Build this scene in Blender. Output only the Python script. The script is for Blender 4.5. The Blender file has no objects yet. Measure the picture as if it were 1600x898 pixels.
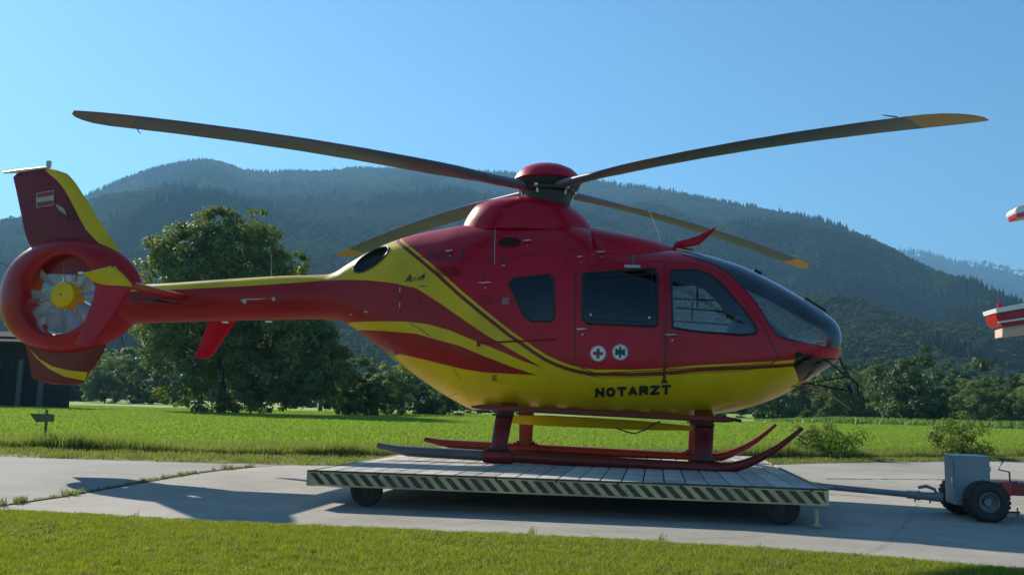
import bpy, bmesh, math, random
import numpy as np
from mathutils import Vector, Matrix, noise

R = math.radians
rng = np.random.default_rng(7)
random.seed(7)
sc = bpy.context.scene
col = sc.collection

# ------------------------------------------------------------------ camera
CAM = np.array([1.264, -10.3836, 0.8878])
YAW, PITCH, ROLL, F = -0.1569, 0.1286, 0.0246, 1427.9
HD, TILT = 0.3051, 0.022            # deck height, slight nose-down of the helicopter
def cam_axes():
    cy, sy, cp, sp, cr, sr = math.cos(YAW), math.sin(YAW), math.cos(PITCH), math.sin(PITCH), math.cos(ROLL), math.sin(ROLL)
    f = np.array([sy*cp, cy*cp, sp]); r = np.array([cy, -sy, 0.0]); u = np.cross(r, f)
    return cr*r + sr*u, -sr*r + cr*u, f
CR, CU, CF = cam_axes()
cd = bpy.data.cameras.new('camera'); cam = bpy.data.objects.new('camera', cd); col.objects.link(cam)
cam.matrix_world = Matrix(((CR[0], CU[0], -CF[0], CAM[0]), (CR[1], CU[1], -CF[1], CAM[1]), (CR[2], CU[2], -CF[2], CAM[2]), (0, 0, 0, 1)))
cd.sensor_fit = 'HORIZONTAL'; cd.sensor_width = 36; cd.lens = F/1600*36
cd.clip_start = 0.05; cd.clip_end = 20000
sc.camera = cam

# ------------------------------------------------------------------ light
SUN = Vector((-1.31, 1.05, 1.0)).normalized()        # direction to the sun
elev = math.asin(SUN.z); azim = math.atan2(SUN.x, SUN.y)
world = bpy.data.worlds.new('World'); sc.world = world; world.use_nodes = True
wn = world.node_tree.nodes; wl = world.node_tree.links; wn.clear()
sky = wn.new('ShaderNodeTexSky'); sky.sky_type = 'NISHITA'; sky.sun_disc = False
sky.sun_elevation = elev; sky.sun_rotation = azim
sky.altitude = 600; sky.air_density = 1.15; sky.dust_density = 0.25; sky.ozone_density = 5.0
bg = wn.new('ShaderNodeBackground'); bg.inputs['Strength'].default_value = 0.075
wo = wn.new('ShaderNodeOutputWorld')
tint = wn.new('ShaderNodeMix'); tint.data_type = 'RGBA'; tint.blend_type = 'MULTIPLY'; tint.inputs['Factor'].default_value = 1; tint.inputs['B'].default_value = (.72, 1.0, 1.06, 1)
wl.new(sky.outputs[0], tint.inputs['A']); wl.new(tint.outputs['Result'], bg.inputs[0]); wl.new(bg.outputs[0], wo.inputs[0])
sl = bpy.data.lights.new('sun', 'SUN'); sl.energy = 5.0; sl.angle = R(0.53); sl.color = (1.0, 0.92, 0.78)
so = bpy.data.objects.new('sun', sl); col.objects.link(so)
so.rotation_mode = 'QUATERNION'; so.rotation_quaternion = SUN.to_track_quat('Z', 'Y')
sc.view_settings.view_transform = 'Standard'; sc.view_settings.look = 'None'
sc.view_settings.exposure = 0.9; sc.view_settings.gamma = 1.0
sc.cycles.transparent_max_bounces = 24

# ------------------------------------------------------------------ geometry helpers
def ray(px, py):
    d = CF + (px-800)/F*CR - (py-449)/F*CU
    return d/np.linalg.norm(d)
def ground(px, py, z=0.0):
    d = ray(px, py); t = (z-CAM[2])/d[2]; return CAM + t*d
def at_y(px, py, Y):                       # world point of a sight line on a plane of constant y
    d = ray(px, py); t = (Y-CAM[1])/d[1]; return CAM + t*d
cT, sT = math.cos(TILT), math.sin(TILT)
def w2l(p, vec=False):                     # world -> helicopter coordinates
    x, y, z = p[0], p[1], p[2] - (0 if vec else HD)
    return np.array([cT*x - sT*z, y, sT*x + cT*z])
LC = w2l(CAM)
def hp(px, py, Y=0.0):
    d = w2l(ray(px, py), True); t = (Y-LC[1])/d[1]; return LC + t*d

def pchip(x, y):
    x = np.array(x, float); y = np.array(y, float); o = np.argsort(x); x = x[o]; y = y[o]
    h = np.diff(x); dl = np.diff(y)/h; m = np.zeros(len(x))
    for i in range(1, len(x)-1):
        if dl[i-1]*dl[i] > 0:
            a, b = 2*h[i]+h[i-1], h[i]+2*h[i-1]
            m[i] = (a+b)/(a/dl[i-1]+b/dl[i])
    m[0] = dl[0]; m[-1] = dl[-1]
    def f(v):
        v = np.clip(np.asarray(v, float), x[0], x[-1]); k = np.clip(np.searchsorted(x, v)-1, 0, len(h)-1)
        t = (v-x[k])/h[k]; t2 = t*t; t3 = t2*t
        return (2*t3-3*t2+1)*y[k] + (t3-2*t2+t)*h[k]*m[k] + (-2*t3+3*t2)*y[k+1] + (t3-t2)*h[k]*m[k+1]
    return f

# ------------------------------------------------------------------ materials
MATS = {}
def mat(name, color=(.5, .5, .5), rough=.6, metal=0.0, coat=0.0, spec=.5, noise_amt=0.0, noise_scale=8.0, bump=0.0, bump_scale=40.0, color2=None, coords='Object'):
    if name in MATS: return MATS[name]
    m = bpy.data.materials.new(name); m.use_nodes = True; nt = m.node_tree; b = nt.nodes['Principled BSDF']
    b.inputs['Base Color'].default_value = (*color, 1); b.inputs['Roughness'].default_value = rough
    b.inputs['Metallic'].default_value = metal; b.inputs['Coat Weight'].default_value = coat
    b.inputs['Coat Roughness'].default_value = .06; b.inputs['Specular IOR Level'].default_value = spec
    tc = nt.nodes.new('ShaderNodeTexCoord')
    if noise_amt or color2:
        n = nt.nodes.new('ShaderNodeTexNoise'); n.inputs['Scale'].default_value = noise_scale; n.inputs['Detail'].default_value = 8; n.inputs['Roughness'].default_value = .65
        nt.links.new(tc.outputs[coords], n.inputs['Vector'])
        mx = nt.nodes.new('ShaderNodeMix'); mx.data_type = 'RGBA'
        rp = nt.nodes.new('ShaderNodeMapRange'); rp.inputs[1].default_value = .35; rp.inputs[2].default_value = .65
        nt.links.new(n.outputs[0], rp.inputs[0]); nt.links.new(rp.outputs[0], mx.inputs['Factor'])
        c2 = color2 or tuple(c*(1-noise_amt) for c in color)
        mx.inputs['A'].default_value = (*color, 1); mx.inputs['B'].default_value = (*c2, 1)
        nt.links.new(mx.outputs['Result'], b.inputs['Base Color'])
    if bump:
        n2 = nt.nodes.new('ShaderNodeTexNoise'); n2.inputs['Scale'].default_value = bump_scale; n2.inputs['Detail'].default_value = 6
        nt.links.new(tc.outputs[coords], n2.inputs['Vector'])
        bp = nt.nodes.new('ShaderNodeBump'); bp.inputs['Strength'].default_value = bump; bp.inputs['Distance'].default_value = .02
        nt.links.new(n2.outputs[0], bp.inputs['Height']); nt.links.new(bp.outputs[0], b.inputs['Normal'])
    MATS[name] = m; return m
def paint(name, color, dirt=.25):
    """glossy vehicle paint with a little dust and uneven gloss"""
    m = mat(name, color, .32, coat=.16, spec=.22, noise_amt=dirt, noise_scale=1.3, bump=.04, bump_scale=3.0)
    nt = m.node_tree; b = nt.nodes['Principled BSDF']
    n = nt.nodes.new('ShaderNodeTexNoise'); n.inputs['Scale'].default_value = 5; n.inputs['Detail'].default_value = 7
    mr = nt.nodes.new('ShaderNodeMapRange'); mr.inputs[3].default_value = .22; mr.inputs[4].default_value = .5
    tc = nt.nodes['Texture Coordinate']; nt.links.new(tc.outputs['Object'], n.inputs['Vector'])
    nt.links.new(n.outputs[0], mr.inputs[0]); nt.links.new(mr.outputs[0], b.inputs['Roughness'])
    return m
def glass(name, tint, refl=1.0, rough=.02, base=0.0):
    m = bpy.data.materials.new(name); m.use_nodes = True; nt = m.node_tree; nt.nodes.clear()
    o = nt.nodes.new('ShaderNodeOutputMaterial'); t = nt.nodes.new('ShaderNodeBsdfTransparent'); g = nt.nodes.new('ShaderNodeBsdfGlossy')
    t.inputs[0].default_value = (*tint, 1); g.inputs['Roughness'].default_value = rough
    fr = nt.nodes.new('ShaderNodeFresnel'); fr.inputs[0].default_value = 1.5
    mx = nt.nodes.new('ShaderNodeMixShader'); ml = nt.nodes.new('ShaderNodeMath'); ml.operation = 'MULTIPLY_ADD'; ml.use_clamp = True; ml.inputs[1].default_value = refl; ml.inputs[2].default_value = base; nt.links.new(fr.outputs[0], ml.inputs[0]); nt.links.new(ml.outputs[0], mx.inputs[0]); nt.links.new(t.outputs[0], mx.inputs[1]); nt.links.new(g.outputs[0], mx.inputs[2])
    nt.links.new(mx.outputs[0], o.inputs[0]); MATS[name] = m; return m
def foliage(name, c1, c2, trans=.35, scale=1.2, rand=True, rough=.55, spec=.3):
    m = bpy.data.materials.new(name); m.use_nodes = True; nt = m.node_tree; nt.nodes.clear()
    o = nt.nodes.new('ShaderNodeOutputMaterial'); d = nt.nodes.new('ShaderNodeBsdfPrincipled'); t = nt.nodes.new('ShaderNodeBsdfTranslucent')
    d.inputs['Roughness'].default_value = rough; d.inputs['Specular IOR Level'].default_value = spec
    tc = nt.nodes.new('ShaderNodeTexCoord'); n = nt.nodes.new('ShaderNodeTexNoise'); n.inputs['Scale'].default_value = scale; n.inputs['Detail'].default_value = 5
    nt.links.new(tc.outputs['Object'], n.inputs['Vector'])
    oi = nt.nodes.new('ShaderNodeObjectInfo'); ad = nt.nodes.new('ShaderNodeMath'); ad.operation = 'MULTIPLY_ADD'
    ad.inputs[1].default_value = .5 if rand else 0; nt.links.new(oi.outputs['Random'], ad.inputs[0])
    mr = nt.nodes.new('ShaderNodeMapRange'); mr.inputs[1].default_value = .3; mr.inputs[2].default_value = .7; mr.inputs[3].default_value = -.1; mr.inputs[4].default_value = .75
    nt.links.new(n.outputs[0], mr.inputs[0]); nt.links.new(mr.outputs[0], ad.inputs[2])
    mx = nt.nodes.new('ShaderNodeMix'); mx.data_type = 'RGBA'; mx.inputs['A'].default_value = (*c1, 1); mx.inputs['B'].default_value = (*c2, 1)
    nt.links.new(ad.outputs[0], mx.inputs['Factor'])
    nt.links.new(mx.outputs['Result'], d.inputs['Base Color'])
    br = nt.nodes.new('ShaderNodeMix'); br.data_type = 'RGBA'; br.blend_type = 'MULTIPLY'; br.inputs['Factor'].default_value = 1
    nt.links.new(mx.outputs['Result'], br.inputs['A']); br.inputs['B'].default_value = (1.25, 1.3, .6, 1); nt.links.new(br.outputs['Result'], t.inputs[0])
    s = nt.nodes.new('ShaderNodeMixShader'); s.inputs[0].default_value = trans
    nt.links.new(d.outputs[0], s.inputs[1]); nt.links.new(t.outputs[0], s.inputs[2]); nt.links.new(s.outputs[0], o.inputs[0])
    MATS[name] = m; return m

RED = paint('red_paint', (.50, .001, .018)); YEL = paint('yellow_paint', (.76, .48, .001)); DRED = paint('dark_red_paint', (.22, .022, .004))
GEAR = paint('brick_red_paint', (.19, .020, .012)); WHITE = paint('white_paint', (.75, .75, .74), .12)
BLK = mat('black_rubber', (.012, .012, .013), .55); DARK = mat('dark_composite', (.022, .024, .028), .5, noise_amt=.3)
BLADE = mat('blade_grey', (.115, .15, .225), .38, noise_amt=.18, noise_scale=3); STEEL = mat('bare_steel', (.6, .6, .6), .3, metal=1)
BLADEY = mat('blade_tip_yellow', (.50, .32, .12), .4); BLADEP = mat('blade_tip_shaded', (.20, .18, .22), .45); LINING = mat('cabin_lining_grey', (.085, .09, .095), .8)
SEAT = mat('seat_fabric', (.05, .055, .06), .9, noise_amt=.3); LGREY = mat('light_grey_metal', (.42, .44, .46), .4, noise_amt=.15)
GLASS = glass('window_glass', (.78, .83, .84), 1.5, .03, .03); SMOKE = glass('smoked_glass', (.10, .12, .13), 1.3); CHIN = glass('chin_glass', (.45, .48, .46))
LETTER = mat('black_lettering', (.016, .014, .010), .5); LETTERR = mat('faded_lettering', (.07, .008, .02), .45)

# ------------------------------------------------------------------ object helpers
def tag(o, label=None, cat=None, group=None, kind=None):
    if label: o['label'] = label
    if cat: o['category'] = cat
    if group: o['group'] = group
    if kind: o['kind'] = kind
    return o
def empty(name, loc=(0, 0, 0), rot=(0, 0, 0)):
    o = bpy.data.objects.new(name, None); o.location = loc; o.rotation_euler = rot; o.empty_display_size = .2; col.objects.link(o); return o
def link(name, me, mats, parent=None):
    if not isinstance(mats, (list, tuple)): mats = [mats]
    if len(me.materials) == 0:
        for m in mats: me.materials.append(m)
    o = bpy.data.objects.new(name, me); col.objects.link(o)
    if parent is not None: o.parent = parent
    return o
def part(name, bm, mats, parent=None, smooth=True, angle=40):
    bmesh.ops.recalc_face_normals(bm, faces=bm.faces)
    me = bpy.data.meshes.new(name); bm.to_mesh(me); bm.free()
    if smooth:
        me.polygons.foreach_set('use_smooth', [True]*len(me.polygons))
        me.set_sharp_from_angle(angle=R(angle))
    return link(name, me, mats, parent)
def copy_tree(o, parent=None):
    c = o.copy(); col.objects.link(c)
    if parent is not None: c.parent = parent
    for ch in list(o.children): copy_tree(ch, c)
    return c
def box(bm, c, s, rot=None, mi=0, bev=0.0):
    M = Matrix.Translation(c)
    if rot is not None: M = M @ (rot.to_matrix().to_4x4() if hasattr(rot, 'to_matrix') else rot)
    r = bmesh.ops.create_cube(bm, size=1, matrix=M @ Matrix.Diagonal((*s, 1)))
    fs = {f for v in r['verts'] for f in v.link_faces}
    for f in fs: f.material_index = mi
    if bev:
        es = {e for v in r['verts'] for e in v.link_edges}
        rr = bmesh.ops.bevel(bm, geom=list(es), offset=bev, segments=2, affect='EDGES', profile=.5)
        for f in rr['faces']: f.material_index = mi
def tube(bm, pts, rad, seg=8, mi=0, flat=None, up=(0, 0, 1), cap=True):
    """swept tube; rad may be a list; flat=(a,b) scales the two cross axes"""
    pts = [Vector(p) for p in pts]; n = len(pts)
    rad = rad if isinstance(rad, (list, tuple, np.ndarray)) else [rad]*n
    rings = []
    for i, p in enumerate(pts):
        t = (pts[min(i+1, n-1)] - pts[max(i-1, 0)]).normalized()
        a = Vector(up); a = (a - t*a.dot(t))
        if a.length < 1e-3: a = Vector((1, 0, 0)) - t*t.x
        a.normalize(); b = t.cross(a)
        fa, fb = flat if flat else (1, 1)
        rings.append([bm.verts.new(p + a*(math.sin(2*math.pi*k/seg)*rad[i]*fa) + b*(math.cos(2*math.pi*k/seg)*rad[i]*fb)) for k in range(seg)])
    for i in range(n-1):
        for k in range(seg):
            f = bm.faces.new((rings[i][k], rings[i][(k+1) % seg], rings[i+1][(k+1) % seg], rings[i+1][k])); f.material_index = mi
    if cap:
        for rg in (rings[0], rings[-1]):
            f = bm.faces.new(rg); f.material_index = mi
def lathe(bm, prof, seg=32, M=Matrix(), mi=0, closed=False):
    """profile of (radius, height) spun round local Z"""
    rings = []
    for r, z in prof:
        rings.append([bm.verts.new(M @ Vector((r*math.cos(2*math.pi*k/seg), r*math.sin(2*math.pi*k/seg), z))) for k in range(seg)] if r > 1e-6 else [bm.verts.new(M @ Vector((0, 0, z)))])
    idx = list(range(len(prof)-1)) + ([-1] if closed else [])
    for i in idx:
        A = rings[i]; B = rings[i+1] if i >= 0 else rings[0]
        if i < 0: A = rings[-1]
        for k in range(seg):
            k2 = (k+1) % seg
            if len(A) == 1 and len(B) == 1: continue
            if len(A) == 1: f = bm.faces.new((A[0], B[k], B[k2]))
            elif len(B) == 1: f = bm.faces.new((A[k], B[0], A[k2]))
            else: f = bm.faces.new((A[k], B[k], B[k2], A[k2]))
            f.material_index = mi
def loft(bm, rings, cap=True, mi=0):
    vs = [[bm.verts.new(p) for p in r] for r in rings]; n = len(vs[0])
    for a, b in zip(vs, vs[1:]):
        for k in range(n):
            f = bm.faces.new((a[k], a[(k+1) % n], b[(k+1) % n], b[k])); f.material_index = mi
    if cap:
        bm.faces.new(vs[0]).material_index = mi; bm.faces.new(vs[-1]).material_index = mi
ROTY = Matrix.Rotation(R(90), 4, 'X')      # lathe axis -> world y
def poly_sheet(name, pts, z, m, parent=None, thick=0.0):
    bm = bmesh.new(); f = bm.faces.new([bm.verts.new((p[0], p[1], z)) for p in pts])
    if f.normal.z < 0: f.normal_flip()
    bmesh.ops.triangulate(bm, faces=bm.faces)
    me = bpy.data.meshes.new(name); bm.to_mesh(me); bm.free(); return link(name, me, m, parent)
def scatter(name, protos, pts, rots, scl, idx, kind='stuff'):
    """one object whose points carry instances of the prototype meshes (geometry nodes)"""
    pc = bpy.data.collections.new(name + '_sources')
    for i, (me, m) in enumerate(protos):
        if len(me.materials) == 0: me.materials.append(m)
        o = bpy.data.objects.new(f'{name}_source_{i:02d}', me); pc.objects.link(o)
    me = bpy.data.meshes.new(name); me.from_pydata([tuple(p) for p in pts], [], [])
    a = me.attributes.new('rot', 'FLOAT_VECTOR', 'POINT'); a.data.foreach_set('vector', np.asarray(rots, np.float32).ravel())
    a = me.attributes.new('scl', 'FLOAT_VECTOR', 'POINT'); a.data.foreach_set('vector', np.asarray(scl, np.float32).ravel())
    a = me.attributes.new('idx', 'INT', 'POINT'); a.data.foreach_set('value', np.asarray(idx, np.int32))
    o = bpy.data.objects.new(name, me); col.objects.link(o); o['kind'] = kind
    g = bpy.data.node_groups.new(name, 'GeometryNodeTree')
    g.interface.new_socket('Geometry', in_out='INPUT', socket_type='NodeSocketGeometry'); g.interface.new_socket('Geometry', in_out='OUTPUT', socket_type='NodeSocketGeometry')
    N = g.nodes; L = g.links; gi = N.new('NodeGroupInput'); go = N.new('NodeGroupOutput')
    ci = N.new('GeometryNodeCollectionInfo'); ci.inputs['Collection'].default_value = pc; ci.inputs['Separate Children'].default_value = True; ci.inputs['Reset Children'].default_value = True
    ip = N.new('GeometryNodeInstanceOnPoints'); ip.inputs['Pick Instance'].default_value = True
    def na(nm, t):
        n = N.new('GeometryNodeInputNamedAttribute'); n.data_type = t; n.inputs[0].default_value = nm; return n.outputs[0]
    L.new(gi.outputs[0], ip.inputs['Points']); L.new(ci.outputs[0], ip.inputs['Instance'])
    L.new(na('idx', 'INT'), ip.inputs['Instance Index']); L.new(na('scl', 'FLOAT_VECTOR'), ip.inputs['Scale'])
    er = N.new('FunctionNodeEulerToRotation'); L.new(na('rot', 'FLOAT_VECTOR'), er.inputs[0]); L.new(er.outputs[0], ip.inputs['Rotation'])
    L.new(ip.outputs[0], go.inputs[0])
    md = o.modifiers.new('scatter', 'NODES'); md.node_group = g
    return o

# ================================================================== SETTING
def noisy(name, stops, scale, detail=9, rough=.9, bump=.3, bscale=60, warp=0, coords='Object', rough_n=.65, second=None, bdist=.02):
    m = bpy.data.materials.new(name); m.use_nodes = True; nt = m.node_tree; b = nt.nodes['Principled BSDF']; b.inputs['Roughness'].default_value = rough; b.inputs['Specular IOR Level'].default_value = .25
    tc = nt.nodes.new('ShaderNodeTexCoord'); n = nt.nodes.new('ShaderNodeTexNoise'); n.inputs['Scale'].default_value = scale; n.inputs['Detail'].default_value = detail; n.inputs['Roughness'].default_value = rough_n
    nt.links.new(tc.outputs[coords], n.inputs['Vector']); cr = nt.nodes.new('ShaderNodeValToRGB'); el = cr.color_ramp.elements
    while len(el) < len(stops): el.new(.5)
    for e, (p, c) in zip(el, stops): e.position = p; e.color = (*c, 1)
    nt.links.new(n.outputs[0], cr.inputs[0]); out = cr.outputs[0]
    if second:
        n3 = nt.nodes.new('ShaderNodeTexNoise'); n3.inputs['Scale'].default_value = second[0]; n3.inputs['Detail'].default_value = 4; nt.links.new(tc.outputs[coords], n3.inputs['Vector'])
        mr = nt.nodes.new('ShaderNodeMapRange'); mr.inputs[1].default_value = .35; mr.inputs[2].default_value = .65; mr.inputs[3].default_value = second[1]; mr.inputs[4].default_value = second[2]; nt.links.new(n3.outputs[0], mr.inputs[0])
        vm = nt.nodes.new('ShaderNodeVectorMath'); vm.operation = 'SCALE'; nt.links.new(out, vm.inputs[0]); nt.links.new(mr.outputs[0], vm.inputs['Scale']); out = vm.outputs[0]
    nt.links.new(out, b.inputs['Base Color'])
    n2 = nt.nodes.new('ShaderNodeTexNoise'); n2.inputs['Scale'].default_value = bscale; n2.inputs['Detail'].default_value = 6; nt.links.new(tc.outputs[coords], n2.inputs['Vector'])
    bp = nt.nodes.new('ShaderNodeBump'); bp.inputs['Strength'].default_value = bump; bp.inputs['Distance'].default_value = bdist; nt.links.new(n2.outputs[0], bp.inputs['Height']); nt.links.new(bp.outputs[0], b.inputs['Normal'])
    MATS[name] = m; return m
M_FIELD = noisy('meadow', [(.3, (.16, .24, .035)), (.5, (.205, .295, .048)), (.7, (.25, .335, .065))], .35, rough_n=.75, bump=.5, bscale=8, second=(.03, .8, 1.15), bdist=.1)
M_CONC = noisy('concrete', [(.25, (.235, .215, .18)), (.5, (.325, .30, .255)), (.75, (.40, .37, .32))], 2.2, rough_n=.85, bump=.3, bscale=90, second=(.45, .80, 1.1), bdist=.004)
M_ASPH = noisy('old_asphalt', [(.3, (.19, .18, .165)), (.5, (.25, .24, .22)), (.7, (.32, .305, .28))], 26, rough_n=.8, bump=.5, bscale=160, second=(.6, .85, 1.1), bdist=.004)
M_VERGE = noisy('verge', [(.3, (.10, .13, .035)), (.6, (.15, .18, .06)), (.8, (.22, .21, .12))], 9, bump=.6, bscale=60)
M_LAWN = noisy('lawn_soil', [(.3, (.07, .10, .012)), (.7, (.12, .16, .02))], 12, bump=.6, bscale=70)
# one ground sheet out to the foot of the hills
bm = bmesh.new(); bmesh.ops.create_grid(bm, x_segments=80, y_segments=80, size=1)
for v in bm.verts:
    u, w = v.co.x, v.co.y; v.co.x = math.copysign(abs(u)**2.6, u)*9000; v.co.y = math.copysign(abs(w)**2.6, w)*9000 + 50
    v.co.z = -.012
me = bpy.data.meshes.new('ground'); bm.to_mesh(me); bm.free(); gr = link('ground', me, M_FIELD); tag(gr, kind='structure')
def G(px, py): return ground(px, py)[:2]
back = [G(-500, 704), G(-200, 709), G(0, 713), G(150, 718), G(300, 722.5), G(450, 726), G(600, 727), G(800, 728), G(1000, 728), G(1150, 727), G(1290, 723), G(1450, 721), G(1600, 720), G(1900, 719), (45, 30)]
front = [(45, -7), G(2100, 920), G(1600, 893), G(1300, 868), G(830, 838.5), G(400, 821), G(0, 799), G(-300, 786), G(-700, 760)]
jl = [G(0, 790), G(95, 776), G(200, 757), G(300, 740), G(345, 734), G(395, 729.5)]      # joint between the asphalt and the concrete pad
pad = poly_sheet('concrete_pad', [*back[5:], *front[:7], *jl], .0, M_CONC); tag(pad, kind='structure')
# asphalt road on the left
fr0 = front[6]
asp = poly_sheet('asphalt_road', [*back[:6], *jl[::-1], fr0, front[7], front[8]], .004, M_ASPH); tag(asp, kind='structure')
def edge_off(pts, d): return [(p[0]+d*(-.35), p[1]+d) for p in pts]
vg_out = [G(-500, 690), G(-200, 694), G(0, 699), G(150, 705), G(300, 709), G(450, 712), G(600, 714), G(800, 716), G(1000, 717), G(1150, 717), G(1290, 716.5), G(1450, 716), G(1600, 714.5), G(1900, 713), (45, 32)]
vg = poly_sheet('verge', [*back, *vg_out[::-1]], .006, M_VERGE); tag(vg, kind='structure')
lw = poly_sheet('lawn', [*front, (-30, -40), (45, -40)], .008, M_LAWN); tag(lw, kind='structure')
# transverse joint at the right of the pad (narrow recessed tar line)
def tarline(a, b, w, nm):
    a, b = np.array(a), np.array(b); d = (b-a)/np.linalg.norm(b-a); n = np.array([-d[1], d[0]])*w/2; k = 40; L = [a+(b-a)*i/k+n*(1+.5*math.sin(i*1.7)) for i in range(k+1)]; Q = [a+(b-a)*i/k-n*(1+.5*math.cos(i*2.3)) for i in range(k+1)]
    bm = bmesh.new(); l = [bm.verts.new((*p, .009)) for p in L]; q = [bm.verts.new((*p, .009)) for p in Q]
    for i in range(k): bm.faces.new((l[i], l[i+1], q[i+1], q[i]))
    o = part(nm, bm, mat('joint_dirt', (.06, .065, .05), .9, noise_amt=.4), smooth=False); tag(o, kind='structure')
for a, b in zip(jl, jl[1:]): tarline(a, b, .05, 'expansion_joint')
tarline(G(1290, 748), G(1600, 749.5), .06, 'expansion_joint')
def crack(pxs, w, seed):
    g_ = random.Random(seed); c = [np.array(G(*q)) for q in pxs]; P_ = []
    for a, b in zip(c, c[1:]):
        k = max(2, int(np.linalg.norm(b-a)/.09)); P_ += [a+(b-a)*i/k+np.array([g_.uniform(-.02, .02), g_.uniform(-.02, .02)]) for i in range(k)]
    bm = bmesh.new(); l = [bm.verts.new((p[0], p[1]+w*g_.uniform(.2, .6), .0085)) for p in P_]; q = [bm.verts.new((p[0]+w*.3, p[1]-w*g_.uniform(.2, .6), .0085)) for p in P_]
    for i in range(len(P_)-1): bm.faces.new((l[i], l[i+1], q[i+1], q[i]))
    tag(part('pavement_crack', bm, MATS['joint_dirt'], smooth=False), kind='structure')
crack([(150, 806), (260, 790), (300, 772), (420, 752), (520, 742)], .008, 1); crack([(600, 832), (760, 815), (1000, 845), (1180, 838), (1290, 862)], .008, 2); crack([(1330, 874), (1385, 850), (1420, 812), (1440, 775), (1500, 738)], .007, 3); crack([(20, 745), (120, 738), (230, 742)], .012, 4)

# ---- hills
def az_el(px, py):
    d = ray(px, py); return math.atan2(d[0], d[1]), d[2]/math.hypot(d[0], d[1])
RIDGE = [(-900, 450, 1500), (-500, 400, 1600), (-200, 375, 1700), (0, 358, 1750), (60, 345, 1750), (150, 306, 1800), (200, 286, 1850), (270, 266, 1900), (330, 258, 1900), (358, 264, 1900), (385, 274, 1900), (500, 273, 1950), (560, 268, 2000), (700, 271, 2000), (830, 276, 2000), (950, 290, 1950), (1050, 304, 1850),
         (1100, 316, 1750), (1200, 334, 1600), (1280, 350, 1450), (1340, 372, 1350), (1400, 402, 1250), (1450, 430, 1150), (1500, 445, 1050), (1550, 468, 950), (1600, 492, 850), (1750, 540, 700), (1950, 590, 600)]
FARR = [(1000, 430, 4200), (1200, 410, 4200), (1380, 394, 4200), (1420, 394, 4200), (1460, 401, 4200), (1500, 410, 4200), (1550, 414, 4200), (1600, 428, 4200), (1700, 455, 4200), (1900, 510, 4000), (2300, 560, 4000)]
def ridge_fn(R_):
    A = [az_el(p[0], p[1]) for p in R_]; return pchip([a[0] for a in A], [a[1] for a in A]), pchip([a[0] for a in A], [p[2] for p in R_]), A[0][0], A[-1][0]
fe, fd, a0, a1 = ridge_fn(RIDGE); ge, gd, b0, b1 = ridge_fn(FARR)
def hill_z(az, r, fe, fd, r0, amp):
    rr = float(fd(az)); el = float(fe(az)); H = el*rr+CAM[2]; t = (r-r0)/(rr-r0)
    if t <= 0: return -3.0
    x, y = r*math.sin(az), r*math.cos(az)
    nz = noise.fractal(Vector((x/260, y/260, 3.1)), 1.0, 2.0, 5)*amp + noise.noise(Vector((x/700, y/700, 9)))*amp*1.1
    if t <= 1: return H*(t**1.12)*(1-.0*t) + nz*math.sin(math.pi*t)*min(1, t*3) - 3*(1-t)
    return H*max(0, 1-(t-1)*1.1) - 0
def hill(name, fe, fd, a0, a1, r0, amp, na, nr, m):
    bm = bmesh.new(); grid = []
    for i in range(na+1):
        az = a0+(a1-a0)*i/na; rr = float(fd(az)); row = []
        for j in range(nr+1):
            t = j/nr*1.35; r = r0+(rr-r0)*t; row.append(bm.verts.new((CAM[0]+r*math.sin(az), CAM[1]+r*math.cos(az), hill_z(az, r, fe, fd, r0, amp))))
        grid.append(row)
    for i in range(na):
        for j in range(nr): bm.faces.new((grid[i][j], grid[i+1][j], grid[i+1][j+1], grid[i][j+1]))
    o = part(name, bm, m, angle=180); tag(o, kind='structure'); return o
M_HILL = noisy('forest_floor', [(.3, (.007, .014, .005)), (.7, (.014, .024, .008))], .02, rough=1, bump=.2, bscale=.3); M_HILL.node_tree.nodes['Principled BSDF'].inputs['Specular IOR Level'].default_value = 0
hill('wooded_hill', fe, fd, a0, a1, 330, 45, 150, 60, M_HILL)
hill('far_mountain', ge, gd, b0, b1, 2300, 60, 80, 24, M_HILL)
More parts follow.
